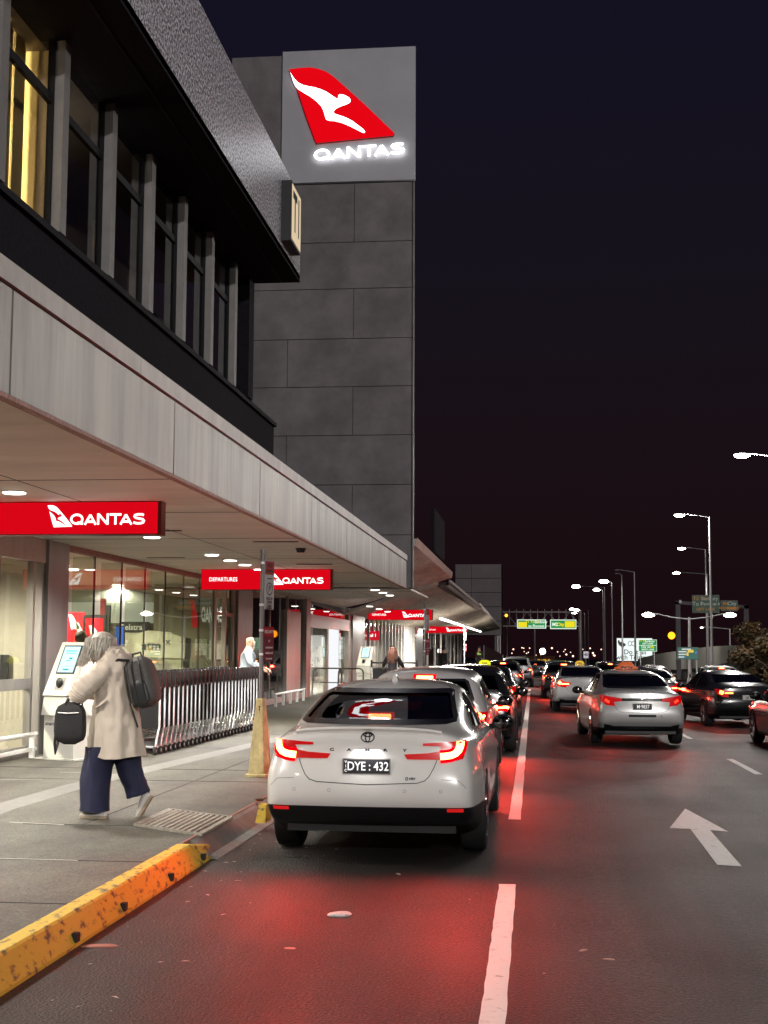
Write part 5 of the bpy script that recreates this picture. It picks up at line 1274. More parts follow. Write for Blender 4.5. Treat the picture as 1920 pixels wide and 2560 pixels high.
    if seam:
        b_ = MB()
        if kind == 'sedan':
            pts = [(-.565,.852),(-.54,.79),(-.505,.725),(-.47,.69),(-.41,.672),(0,.655),(.41,.672),(.47,.69),(.505,.725),(.54,.79),(.565,.852)]
            strip(bvh, pts, .006, 'rear', .002, False, .04, b_)
            for s_ in (-1,1): strip(bvh, [(s_*.50,-.42+.0),(s_*.47,-.98)], .006, 'top', .002, False, .05, b_) if False else None
            for s_ in (-1,1): strip(bvh, [(s_*.535,.85),(s_*.53,1.6)], .016, 'top', .003, False, .08, b_)
        else: strip(bvh, [(-.66,1.0),(-.64,.60),(-.58,.53),(.58,.53),(.64,.60),(.66,1.0)], .007, 'rear', .002, False, .05, b_)
        b_.build('panel_gap', M_seam, t_, smooth=True, sharp=180)
    if not hero: b_ = patch(bvh, [(-.74,.44),(-.60,.415),(-.57,.40),(.57,.40),(.60,.415),(.74,.44),(.74,.31),(.66,.285),(-.66,.285),(-.74,.31)], 'rear', .004, .06); b_.build('lower_bumper', M_blk, t_, smooth=True, sharp=180)
    b_ = MB(); b_.box(-.70,.70,-.80,.3,.24,.32); b_.box(-.62,.62,.3,2.3,.20,.26); b_.cyl((-.5,0,.33),(.5,0,.33),.06,n=8); b_.build('underbody', M_blk, t_)
    if dome:
        dm, dy, dw = dome
        b_ = MB(); zt_ = conf(bvh, [(0,dy)], 'top', 0)[0][2]
        rg = []
        for z, kx, ky in ((0,1,1),(.03,1,1),(.05,.72,.95),(.12,.55,.8),(.15,.35,.5)) if dw > .4 else ((0,1,1),(.04,.98,.98),(.09,.8,.8),(.115,.45,.5)):
            rg.append([(dw/2*kx*math.copysign(abs(math.cos(a))**.6,math.cos(a)), dy+.10*ky*math.copysign(abs(math.sin(a))**.6,math.sin(a)), zt_+.01+z) for a in [2*math.pi*i/20 for i in range(20)]])
        b_.loft(rg); do = b_.build('taxi_sign', dm, t_, smooth=True)
        b_ = MB(); put2d(b_, text_mb('TAXI' if dw <= .4 else 'Silver Top', .06, .003), lambda u, v: (u, dy-.108, zt_+.045+v)); b_.build('sign_lettering', M_blk, do, fix=False)
    if antenna:
        b_ = MB(); zr = conf(bvh, [(0,1.0)], 'top', 0)[0][2]
        b_.loft([[(-.03,.93,zr-.01),(.03,.93,zr-.01),(.025,1.12,zr-.01),(-.025,1.12,zr-.01)],[(-.018,.93,zr+.03),(.018,.93,zr+.03),(.012,1.06,zr+.03),(-.012,1.06,zr+.03)],[(-.006,.935,zr+.062),(.006,.935,zr+.062),(.004,.98,zr+.062),(-.004,.98,zr+.062)]]); b_.build('antenna', pm, t_, smooth=True)
    if extra: extra(t_, bvh)
    return t_
M_wlet = mat('plate_white_glow', (.8,.8,.78), .4, emit=(1,1,1), es=.35)  # letters emit a little, plate light put into the material
# ---- hero white sedan (pixel frame of the close-up -> metres on the rear face)
q = lambda u, v: ((u-737)/725, (1322-v)/725)
HOUSE = [q(*p) for p in ((172,597),(250,600),(412,610),(412,624),(300,626),(318,655),(380,666),(520,674),(502,702),(330,703),(235,712),(180,700),(163,650))][::-1]
CORE = [([q(*p) for p in ((199,604),(201,628),(208,650),(223,668),(248,679),(280,684),(310,686))], .054)]
def hero_extra(t_, bvh):
    b_ = MB()
    cx, cz = q(737,578)
    for rx, rz_, dz in ((.053,.037,0),(.018,.035,0),(.034,.012,.018)):
        P_ = [(cx+rx*math.cos(a), cz+dz+rz_*math.sin(a)) for a in [2*math.pi*i/28 for i in range(28)]]
        vs, fs = ribbon(P_, .0085, True); b_.add(conf(bvh, vs, 'rear', .006), fs)
    b_.build('emblem', mat('dark_chrome',(.10,.09,.10),.2,metal=.8), t_, smooth=True, sharp=180)
    b_ = MB()
    for ch, u in zip('CAMRY', (525,628,737,843,957)): ctext(bvh, b_, ch, (u-737)/725, .925, .030, .005, .0012, 1.7)
    ctext(bvh, b_, 'HEV', .37, .705, .024, .005, .0008, 1.2); vs, fs = ribbon([(.325+.008*math.cos(a),.705+.012*math.sin(a)) for a in [2*math.pi*i/12 for i in range(12)]],.005,True); b_.add(conf(bvh, vs, 'rear', .005), fs)
    b_.build('badge', MATS['dark_chrome'], t_, smooth=True, sharp=180)
    for s_ in (-1,1):
        strip(bvh, [(s_*.775,.458),(s_*.645,.458)], .028, 'rear', .009).build('reflector', M_refl, t_)
        # silver blade trim inside the lamp
    b_ = MB()
    for u in (305,515,960,1170): 
        x, z = q(u,882); vs = [(x+.012*math.cos(a), z+.012*math.sin(a)) for a in [2*math.pi*i/12 for i in range(12)]]; vs2, fs = ribbon(vs, .002, True); b_.add(conf(bvh, vs2, 'rear', .002), fs)
    b_.build('parking_sensor', M_seam, t_)
    b_ = MB(); strip(bvh, [(-.80,.63),(-.74,.69),(-.60,.70)], .004, 'rear', .002, False, .04, b_); strip(bvh, [(.80,.63),(.74,.69),(.60,.70)], .004, 'rear', .002, False, .04, b_); b_.build('bumper_crease', mat('crease_grey',(.25,.24,.23),.5), t_)
    # trunk lip spoiler
    rg = []
    for i in range(21):
        x = -.60+1.2*i/20; h = conf(bvh, [(x,-.93)], 'top', 0)[0]; yb = -.985-.05*(1-(x/.62)**2); rg.append([(x,-.86,h[2]-.02),(x,-.86,h[2]+.004),(x,yb,h[2]+.020),(x,yb-.012,h[2]+.004),(x,yb+.03,h[2]-.03)])
    b_ = MB(); b_.loft(rg); b_.build('lip_spoiler', MATS['white_pearl'], t_, smooth=True)
    light('plate_lamp', 'AREA', (0,-1.16,.885), .4, (1,1,1), .3, (R(25),0,0), parent=t_)
pw = paint('white_pearl', (.80,.775,.74), 0, .22)
car('sedan', (-1.33,12.15,0), R(-.6), pw, 'white sedan with lit brake lights stopped nearest the camera', tails=HOUSE, cores=CORE, plate=(.80,'DYE : 432',.372,True), hero=True, extra=hero_extra, glow=38, antenna=True)
TAILS = [(-.80,.99),(-.62,.965),(-.40,.93),(-.39,.875),(-.55,.86),(-.53,.78),(-.70,.80),(-.80,.87)]
CORES_ = [([(-.72,.90),(-.64,.85)], .05)]
RB = [(-.82,.96),(-.60,.95),(-.56,.88),(-.60,.80),(-.80,.80)]
def garn(t_, bvh):
    strip(bvh, [(-.40,.905),(.40,.905)], .055, 'rear', .004).build('garnish', M_frit, t_, smooth=True, sharp=180)
    strip(bvh, [(-.27,.60),(.27,.60)], .05, 'rear', .004).build('bumper_inset', M_blk, t_)
    b_ = MB(); vs, fs = ribbon([(.055*math.cos(a), .955+.04*math.sin(a)) for a in [2*math.pi*i/20 for i in range(20)]], .012, True); b_.add(conf(bvh, vs, 'rear', .006), fs); vs, fs = ribbon([(.02*math.cos(a), .955+.038*math.sin(a)) for a in [2*math.pi*i/16 for i in range(16)]], .01, True); b_.add(conf(bvh, vs, 'rear', .007), fs); b_.build('emblem', M_chrome, t_)
silver = paint('silver_paint', (.66,.66,.65), .35, .3); black = paint('black_paint', (.012,.012,.014), 0, .2); white2 = paint('white_car_paint', (.62,.62,.62), 0, .25)
darkred = paint('dark_grey_paint', (.05,.045,.05), .3, .25); grey = paint('grey_paint', (.14,.14,.15), .4, .3); navy = paint('navy_paint', (.03,.035,.06), .3, .25)
gz = groundz
def place(x, y): return (x, y, gz(x, y))
M_or_d = mat('orange_taxi_sign',(.70,.16,.05),.5,emit=(1,.18,.05),es=.16); M_ye_d = emis('yellow_taxi_glow',(.85,.85,.02),.95); M_am_d = mat('amber_taxi_sign',(.6,.35,.03),.5,emit=(1,.6,.05),es=.35)
# left lane queue
car('hatch', place(-1.42,18.75), 0, silver, 'pale hatchback directly ahead of the white sedan', tails=RB, cores=[([(-.75,.93),(-.70,.83)],.09)], glow=60)
LC = [([(-.75,.96),(-.71,.90),(-.72,.82),(-.79,.795)],.045),([(-.72,.80),(-.48,.80)],.03)]
LT = [(-.82,1.0),(-.66,1.0),(-.64,.84),(-.44,.82),(-.44,.77),(-.80,.77)]
car('hatch', place(-1.22,24.6), 0, black, 'black hatchback with angular tail lights, third in the kerb lane', tails=LT, cores=LC, glow=60)
car('sedan', place(-1.22,33.4), 0, black, 'black taxi with a glowing yellow roof sign in the kerb lane', tails=TAILS, cores=CORES_, dome=(M_ye_d,1.25,.30), third=False, glow=10, name='taxi', cat='taxi')
car('hatch', place(-1.30,60), 0, darkred, 'dark car with twin bright tail lamps ahead of the yellow-signed taxi', tails=RB, cores=[([(-.74,.88),(-.73,.87)],.12),([(-.58,.88),(-.57,.87)],.12)], glow=30)
def rack(t_, bvh):
    b_ = MB()
    for s_ in (-.5,.5): b_.tube([(s_,-.2,1.46),(s_,0,1.54),(s_,1.5,1.54),(s_,1.7,1.46)],.025,6)
    b_.build('roof_rail', M_chrome, t_)
car('hatch', place(-.95,77), 0, grey, 'distant four-wheel drive with pale roof rails in the kerb lane', tails=RB, cores=[([(-.74,.9),(-.74,.84)],.09)], third=False, extra=rack, glow=10, scale=(1.05,1,1.12))
car('sedan', place(.15,100), 0, darkred, 'small far red-lit car at the head of the lane stripe', tails=TAILS, cores=CORES_, third=True, core_m=M_taild)
# middle and right lanes
def dent(t_, bvh):
    garn(t_, bvh); b_ = MB(); strip(bvh, [(.36,.62),(.37,.595),(.40,.575)], .008, 'rear', .004, False, .02, b_); b_.build('scratch', M_seam, t_)
car('sedan', place(2.02,27.9), R(3.2), silver, 'silver taxi with an orange roof sign and a scratched bumper', tails=TAILS, cores=CORES_, core_m=M_taild, dome=(M_or_d,1.35,.52), plate=(.775,'M·9837',.36,True), third=False, extra=dent, glow=8, name='taxi', cat='taxi', scale=(.97,1,1))
car('sedan', place(1.52,43.5), R(1), white2, 'white taxi with an amber roof sign, half hidden by the silver taxi', tails=TAILS, cores=[([(-.76,.94),(-.70,.90)],.09),([(-.70,.885),(-.45,.885)],.035)], dome=(M_am_d,1.3,.30), third=False, glow=14, name='taxi', cat='taxi', plate=(.78,'T 214',.36,False))
car('hatch', place(1.25,57.5), 0, darkred, 'red-lit dark hatchback ahead of the white taxi', tails=RB, cores=[([(-.76,.90),(-.74,.88)],.13),([(-.68,.87),(-.45,.87)],.03)], glow=24)
car('hatch', place(4.1,75), 0, black, 'dark car showing only its high brake light behind the silver taxi', tails=RB, cores=[([(-.74,.9),(-.74,.84)],.09)], glow=10)
car('sedan', place(3.35,40.5), R(2), darkred, 'dark sedan squeezed between the silver taxi and the black sedan', tails=TAILS, cores=[([(-.76,.93),(-.68,.89)],.10),([(-.66,.885),(-.45,.885)],.03)], third=False, glow=9)
def chromex(t_, bvh):
    strip(bvh, [(-.70,.335),(.70,.335)], .05, 'rear', .008).build('chrome_strip', M_chrome, t_)
    b_ = MB(); vs, fs = ribbon([(.05*math.cos(a), 1.0+.035*math.sin(a)) for a in [2*math.pi*i/20 for i in range(20)]], .012, True); b_.add(conf(bvh, vs, 'rear', .006), fs); b_.build('emblem', M_chrome, t_)
car('sedan', place(5.35,37.0), R(8), black, 'black sedan with a flashing amber indicator and white plate', tails=TAILS, cores=[([(-.74,.915),(-.66,.89)],.085),([(-.62,.885),(-.42,.885)],.02)], core_m={-1:M_amber,1:M_taild}, plate=(.78,'1JK·5UY',.37,False), third=False, extra=chromex, glow=6)
car('sedan', place(5.62,27.0), R(2), black, 'dark car cut off by the right edge of the frame', tails=TAILS, cores=[([(-.74,.93),(-.64,.90)],.06),([(-.74,.86),(-.66,.83)],.05)], core_m=M_amber, third=False, glow=3)

BIG = [([(-.76,.92),(-.68,.90)],.14),([(-.66,.90),(-.45,.90)],.05)]
for x_, y_, k_, p_, lb_ in ((1.45,80,'hatch',black,'far red-lit hatchback two cars ahead of the white taxi'),(4.9,57,'sedan',grey,'grey sedan between the dark squeezed sedan and the far right lane'),(1.6,108,'sedan',silver,'tiny silver sedan far ahead in the middle lane'),(5.1,98,'hatch',darkred,'tiny dark hatchback far ahead in the right lane'),(8.2,62,'hatch',silver,'pale car in the outermost lane behind the black sedan')):
    car(k_, place(x_, y_), 0, p_, lb_, tails=RB, cores=BIG, glow=24, third=(k_ == 'hatch'))
# ================================================================== PEOPLE
M_skin = mat('skin', (0.48,0.27,0.19), .5, noise=.06, nscale=20)
def skin_mesh(nodes, edges, name, m, parent, lv=2):
    """nodes: {key: (x,y,z,radius)}; one continuous skinned surface"""
    keys = list(nodes); ix = {k: i for i, k in enumerate(keys)}
    me = bpy.data.meshes.new(name); me.from_pydata([nodes[k][:3] for k in keys], [(ix[a], ix[b_]) for a, b_ in edges], [])
    o = bpy.data.objects.new(name, me); COL.objects.link(o)
    md = o.modifiers.new('k', 'SKIN'); md.use_smooth_shade = True
    for i, k in enumerate(keys):
        r_ = nodes[k][3]; o.data.skin_vertices[0].data[i].radius = (r_, r_) if not isinstance(r_, tuple) else r_
        o.data.skin_vertices[0].data[i].use_root = (i == 0)
    s_ = o.modifiers.new('s', 'SUBSURF'); s_.levels = lv; s_.render_levels = lv
    me2 = ev(o); o.modifiers.clear(); o.data = me2; me2.name = name; me2.shade_smooth(); me2.materials.clear(); me2.materials.append(m); o.parent = parent
    return o
def chain(*ks): return list(zip(ks, ks[1:]))
def hand(nodes, edges, wrist, side, p, d, up, curl=.6, s=1.0):
    """palm, four unequal bent fingers and a thumb off the side of the palm"""
    d = Vector(d).normalized(); up = Vector(up).normalized(); lat = d.cross(up).normalized(); p = Vector(p)
    pk = side+'palm'; q = p+d*.05*s; nodes[pk] = (*q, .026*s); edges.append((wrist, pk))
    for i, (l, off) in enumerate(((.072,-.027),(.082,-.009),(.076,.009),(.060,.026))):
        a = p+d*.088*s+lat*off*s; b_ = a+(d*math.cos(curl*.6)-up*math.sin(curl*.6))*l*.5*s; c = b_+(d*math.cos(curl*1.6)-up*math.sin(curl*1.6))*l*.5*s
        k1, k2, k3 = side+'f%da' % i, side+'f%db' % i, side+'f%dc' % i
        nodes[k1] = (*a, .0105*s); nodes[k2] = (*b_, .009*s); nodes[k3] = (*c, .0075*s); edges += [(pk,k1),(k1,k2),(k2,k3)]
    a = p+d*.045*s-lat*.036*s; b_ = a+(d*.7-lat*.5-up*.4).normalized()*.045*s
    nodes[side+'t1'] = (*a, .012*s); nodes[side+'t2'] = (*b_, .009*s); edges += [(pk,side+'t1'),(side+'t1',side+'t2')]
def person(label, loc, face, h, top_m, leg_m, hair=None, bald=False, arms=None, lean=0.0, stride=.12, group='people', long_hair=False, beard=None, vest=None):
    """standing or walking adult facing angle `face` (0 = +Y)"""
    t_ = thing('person', label, 'person', loc, face, group); k = h/1.75
    N = dict(pelvis=(0,0,.93,.13), waist=(0,.01+lean*.2,1.08,.125), chest=(0,.01+lean*.6,1.30,.145), sh=(0,lean,1.43,.10), neck=(0,lean+.01,1.50,.058), jaw=(0,lean+.035,1.575,.068), head=(0,lean+.02,1.655,.088), crown=(0,lean+.01,1.70,.070))
    E_ = chain('pelvis','waist','chest','sh','neck','jaw','head','crown')
    N['nose'] = (0, lean+.135, 1.615, .014); E_.append(('jaw','nose'))
    for s, nm in ((-1,'l'),(1,'r')):
        hp = (arms or {}).get(nm, ((s*.24,0,1.16),(s*.25,.06,.92)))
        N[nm+'shd'] = (s*.18, lean, 1.41, .062); N[nm+'elb'] = (*hp[0], .045); N[nm+'wr'] = (*hp[1], .028); E_ += [('sh',nm+'shd'),(nm+'shd',nm+'elb'),(nm+'elb',nm+'wr')]
        d = Vector(hp[1])-Vector(hp[0]); hand(N, E_, nm+'wr', nm, hp[1], d, (0,.3,1) if abs(d.normalized().z) < .8 else (s,0,0))
        st_ = s*stride
        N[nm+'hip'] = (s*.09, 0, .88, .095); N[nm+'kn'] = (s*.10, st_*.6+.02, .49, .060); N[nm+'an'] = (s*.10, st_-(.04 if st_ < 0 else 0), .09, .038); N[nm+'toe'] = (s*.11, st_+.15, .04, .034)
        E_ += [('pelvis',nm+'hip'),(nm+'hip',nm+'kn'),(nm+'kn',nm+'an'),(nm+'an',nm+'toe')]
    N = {q_: (v[0]*k, v[1]*k, v[2]*k, v[3]*k) for q_, v in N.items()}
    skin_mesh(N, E_, 'body', M_skin, t_)
    g = lambda q_, e_: (*N[q_][:3], N[q_][3]+e_)
    T = dict(waist=g('waist',.03), pelvis=(N['pelvis'][0],N['pelvis'][1],N['pelvis'][2]-.04,N['pelvis'][3]+.03), chest=g('chest',.025), sh=g('sh',.02)); T2 = chain('waist','chest','sh')+[('waist','pelvis')]
    for nm in 'lr':
        T[nm+'shd'] = g(nm+'shd',.02); T[nm+'elb'] = g(nm+'elb',.022); w_ = Vector(N[nm+'wr'][:3]); e_ = Vector(N[nm+'elb'][:3]); w2 = e_.lerp(w_, .92); T[nm+'wr'] = (*w2, .045*k); T2 += [('sh',nm+'shd'),(nm+'shd',nm+'elb'),(nm+'elb',nm+'wr')]
    skin_mesh(T, T2, 'jacket' if not bald else 'shirt', top_m, t_)
    T = dict(pelvis=g('pelvis',.012)); T2 = []
    for nm in 'lr':
        T[nm+'hip'] = g(nm+'hip',.012); T[nm+'kn'] = g(nm+'kn',.022); a_ = N[nm+'an']; T[nm+'an'] = (a_[0],a_[1],a_[2]+.03,.07*k); T2 += [('pelvis',nm+'hip'),(nm+'hip',nm+'kn'),(nm+'kn',nm+'an')]
        b_ = MB(); x, y = N[nm+'an'][0], N[nm+'an'][1]; b_.loft([[(x+a*.05*math.cos(t), y+.07+bb*.14*math.sin(t), z) for t in [2*math.pi*i/14 for i in range(14)]] for z, a, bb in ((.0,1,1),(.04,1,1),(.075,.8,.75),(.10,.6,.4))]); b_.build('shoe', M_blk, t_, smooth=True)
    skin_mesh(T, T2, 'trousers', leg_m, t_)
    H = Vector(N['head'][:3])
    for s in (-1,1):
        b_ = MB(); b_.ell(H+Vector((s*.092*k,-.005,-.02)),(.014,.022,.034),8,6); b_.build('ear', M_skin, t_, smooth=True)
        b_ = MB(); b_.ell(H+Vector((s*.034*k,.083*k,-.008)),(.012,.006,.007),8,6); b_.build('eye', M_blk, t_, smooth=True)
    b_ = MB(); b_.ell(H+Vector((0,.092*k,-.075*k)),(.026,.008,.006),8,5); b_.build('mouth', mat('lips',(.35,.12,.10),.5), t_, smooth=True)
    if beard:
        b_ = MB(); b_.ell(H+Vector((0,.055*k,-.10*k)),(.062,.06,.07),12,8); b_.ell(H+Vector((0,.06*k,-.15*k)),(.045,.045,.07),10,7); b_.build('beard', beard, t_, smooth=True)
    if hair:
        b_ = MB()
        if not bald: b_.ell(H+Vector((0,-.018,.018)),(.108*k,.115*k,.112*k),16,10)
        if long_hair:
            random.seed(3)
            for i in range(46):
                a = random.uniform(math.pi*.92, math.pi*2.08); r_ = .085+random.uniform(0,.035); x, y = r_*math.cos(a), r_*math.sin(a)
                b_.tube([H+Vector((x*.7,y*.7,.08)),H+Vector((x*1.15,y*1.1-.02,-.04)),H+Vector((x*1.35,y*1.2-.03,-.18)),H+Vector((x*1.5,y*1.1-.04,-.33-random.uniform(0,.08)))],[.014,.02,.018,.005],5)
        b_.build('hair', hair, t_, smooth=True)
    if vest:
        T = dict(waist=g('waist',.042), chest=g('chest',.038), sh=(N['sh'][0],N['sh'][1],N['sh'][2]-.02,N['sh'][3]+.035)); skin_mesh(T, chain('waist','chest','sh'), 'vest', vest, t_)
    return t_
c_shirt = mat('blue_grey_shirt',(.24,.28,.32),.8,noise=.08,nscale=12,bump=.3,bscale=18); c_dark = mat('dark_cloth',(.022,.018,.022),.85); c_jean = mat('dark_trousers',(.03,.03,.045),.85)
M_gb_ = mat('grey_beard',(.45,.40,.36),.9)
person('bald bearded man in a pale blue shirt behind the trolley row', (-5.86,27.6,PZ), R(-82), 1.86, c_shirt, c_jean, bald=True, beard=M_gb_, arms={'l':((-.26,.12,1.20),(-.20,.36,1.10)),'r':((.26,.10,1.20),(.22,.34,1.08))}, lean=.05)
person('woman with long red-brown hair in dark clothes pushing trolleys', (-4.32,42,PZ), R(0), 1.62, c_dark, c_jean, hair=mat('auburn_hair',(.13,.045,.025),.6), long_hair=True, arms={'l':((-.30,.10,1.18),(-.34,.34,1.10)),'r':((.30,.10,1.18),(.34,.34,1.10))}, stride=.1)
person('figure in dark coat with lowered head beside the distant doors', (-4.35,66,PZ), R(-40), 1.66, c_dark, c_jean, hair=c_dark, lean=.06)
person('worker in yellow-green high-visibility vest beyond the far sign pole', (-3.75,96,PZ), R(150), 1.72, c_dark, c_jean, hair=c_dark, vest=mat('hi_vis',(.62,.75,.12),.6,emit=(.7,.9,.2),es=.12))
person('dark-haired man inside the hall behind the slanted kiosk', (-8.25,24.3,PZ), R(10), 1.86, c_dark, c_jean, hair=mat('brown_hair',(.05,.03,.02),.7))
for x, y, lb in ((-4.78,42.8,'luggage trolley at the left hand of the long-haired woman'),(-3.92,42.8,'luggage trolley at the right hand of the long-haired woman')):
    copy_tree(tr, (x,y,PZ), 0, lb)['group'] = 'trolleys pushed by the long-haired woman'

# ---- grey-haired walker: local frame = metres right of / behind / above the planted foot
LX, LY = -4.10, 12.66
U = lambda px: (px-230)/268.0
Z = lambda py: (2046-py)/268.0
ld = thing('person', 'stooped grey-haired walker in a beige coat and navy trousers', 'person', (LX,LY,PZ), 0, 'people')
N = dict(pelvis=(.18,.02,.90,.13), waist=(.19,.01,1.05,.115), chest=(.19,0,1.25,.13), sh=(.155,0,1.40,.10), neck=(.11,0,1.485,.055), jaw=(.0,0,1.53,.065), head=(-.02,.01,1.615,.092), crown=(-.005,.01,1.66,.072), nose=(-.115,.01,1.545,.013))
E_ = chain('pelvis','waist','chest','sh','neck','jaw','head','crown')+[('jaw','nose')]
N.update(lshd=(.13,-.16,1.39,.06), lelb=(-.07,-.25,1.20,.045), lwr=(-.145,-.23,1.09,.03), rshd=(.15,.17,1.38,.06), relb=(-.02,.20,1.17,.045), rwr=(-.17,.10,1.16,.03))
E_ += [('sh','lshd'),('lshd','lelb'),('lelb','lwr'),('sh','rshd'),('rshd','relb'),('relb','rwr')]
hand(N, E_, 'lwr', 'l', (-.150,-.23,1.075), (-.1,.02,-1), (-1,.2,0), 1.1); hand(N, E_, 'rwr', 'r', (-.17,.10,1.16), (-1,-.4,.1), (0,0,1), .9)
N.update(lhip=(.14,-.06,.86,.09), lkn=(.03,-.06,.48,.058), lan=(.01,-.06,.09,.038), ltoe=(-.12,-.05,.045,.035), rhip=(.22,.10,.86,.09), rkn=(.27,.10,.47,.058), ran=(.44,.11,.20,.038), rtoe=(.42,.10,.05,.034))
for s in 'lr': E_ += [('pelvis',s+'hip'),(s+'hip',s+'kn'),(s+'kn',s+'an'),(s+'an',s+'toe')]
skin_mesh(N, E_, 'body', M_skin, ld)
def ring(cu, cd_, z, a, b_, n=40, ph=0, wob=.0, tilt=0.0, f=5):
    out = []
    for i in range(n):
        t = 2*math.pi*i/n; w_ = 1+wob*(math.sin(f*t+ph)+.5*math.sin(2.3*f*t+1.7*ph+1))
        out.append((cu+a*w_*math.cos(t), cd_+b_*w_*math.sin(t), z+tilt*math.cos(t)+(wob*.25*math.sin(3*t+ph))))
    return out
M_coat = mat('beige_coat', (0.50,0.43,0.36), .85, noise=.05, nscale=6, bump=.9, bscale=5, stretch=(1,1,.45))
edges = [(1617,252,284,.055,-.02),(1625,243,296,.10,-.02),(1634,236,304,.15,0),(1647,228,313,.19,0),(1662,223,319,.21,0),(1680,221,323,.22,0),(1700,222,322,.215,0),(1730,221,325,.21,0),(1760,220,327,.21,0),(1790,217,331,.215,0),(1820,214,337,.225,0),(1850,211,343,.235,0),(1880,209,349,.245,.01),(1893,208,351,.25,.0),(1891,212,347,.24,.0)]
rg = []
for i, (py, a_, c_, hd, ti) in enumerate(edges):
    cu = (U(a_)+U(c_))/2; hw = (U(c_)-U(a_))/2; rg.append(ring(cu, .0, Z(py), hw, hd, n=72, ph=i*.22, wob=.006+.0032*i, tilt=ti, f=4 if i < 7 else 5))
def dense(rg, k):
    out = []
    for i in range(len(rg)-1):
        a, c = rg[i], rg[i+1]
        for j in range(k): t = j/k; out.append([tuple(Vector(p).lerp(Vector(q_), t)) for p, q_ in zip(a, c)])
    return out+[rg[-1]]
b = MB(); b.loft(dense(rg, 6), cap=False)
def limb(mb, pts, rs, n=26, wob=.05, sub=9):
    P_ = []; Rs = []
    for i in range(len(pts)-1):
        for j in range(sub):
            t = j/sub; P_.append(Vector(pts[i]).lerp(Vector(pts[i+1]), t)); Rs.append((rs[i]*(1-t)+rs[i+1]*t)*(1+wob*math.sin(len(P_)*1.9)))
    P_.append(Vector(pts[-1])); Rs.append(rs[-1]); mb.tube(P_, Rs, n)
limb(b, [(.14,-.10,1.41),(.10,-.17,1.385),(.02,-.225,1.30),(-.075,-.26,1.205),(-.115,-.25,1.15),(-.14,-.235,1.10)], [.085,.10,.102,.106,.088,.062], wob=.06)
limb(b, [(.16,.10,1.40),(.13,.18,1.36),(.03,.21,1.25),(-.05,.20,1.17),(-.15,.12,1.15)], [.08,.10,.092,.085,.06], wob=.06)
from mathutils import noise as mnoise
def rumple(mb, amp, sx_=(5,5,2.2)):
    out = []
    for v in mb.v:
        p = Vector((v[0]*sx_[0], v[1]*sx_[1], v[2]*sx_[2])); d = mnoise.noise(p)*amp+mnoise.noise(p*2.3)*amp*.5
        c = Vector((v[0]-.18, v[1], 0)); c = c.normalized() if c.length > 1e-4 else Vector((0,-1,0)); out.append((v[0]+c.x*d, v[1]+c.y*d, v[2]+d*.2))
    mb.v = out
rumple(b, .020, (9,9,2.6)); rumple(b, .010, (24,24,8))
ct = b.build('coat', M_coat, ld, smooth=True, sharp=70)
b = MB(); b.loft([[( U(255),-.10,Z(1640)),(U(285),-.13,Z(1632)),(U(290),-.10,Z(1622)),(U(262),-.07,Z(1628))],[(U(250),-.12,Z(1652)),(U(276),-.165,Z(1648)),(U(282),-.16,Z(1644)),(U(258),-.10,Z(1640))]]); b.tube([(U(246),-.09,Z(1630)),(U(264),-.095,Z(1622)),(U(284),0,Z(1618)),(U(262),.08,Z(1622))],.014,8); b.build('collar', M_coat, ct, smooth=True)
b = MB()
pk = [(U(232),-.225,Z(1766)),(U(250),-.238,Z(1759)),(U(268),-.238,Z(1746)),(U(271),-.238,Z(1751)),(U(252),-.244,Z(1765)),(U(234),-.232,Z(1772))]; b.add(pk+[(x,y+.03,z) for x,y,z in pk],[(0,1,4,5),(1,2,3,4),(6,11,10,7),(7,10,9,8),(0,5,11,6),(5,4,10,11),(4,3,9,10)]); b.build('pocket_flap', M_coat, ct)
M_navy = mat('navy_trousers', (0.009,0.011,0.040), .8, noise=.12, nscale=9, bump=.3, bscale=10, stretch=(1,1,.3))
b = MB()
fl = [(1868,208,284,.15),(1895,204,276,.14),(1920,199,268,.135),(1950,195,266,.13),(1985,194,265,.13),(2015,193,265,.135),(2028,192,266,.14)]
b.loft(dense([ring((U(a_)+U(c_))/2, -.06, Z(py), (U(c_)-U(a_))/2, hd, 40, i*.3, .018, 0, 4) for i, (py, a_, c_, hd) in enumerate(fl)], 5), cap=False)
bl = [(1868,258,344,.15,0),(1895,262,338,.14,0),(1920,272,340,.13,.0),(1945,281,345,.125,.0),(1968,292,352,.12,.0),(1988,303,358,.12,.03),(1993,306,356,.11,.03)]
b.loft(dense([ring((U(a_)+U(c_))/2, .09, Z(py), (U(c_)-U(a_))/2, hd, 40, i*.35, .018, ti, 4) for i, (py, a_, c_, hd, ti) in enumerate(bl)], 5), cap=False)
rumple(b, .022, (14,14,3)); b.build('trousers', M_navy, ld, smooth=True, sharp=70)
M_shoe = mat('white_shoe', (.62,.60,.57), .6, noise=.05, nscale=10); M_sole = mat('tan_sole', (.35,.29,.20), .8)
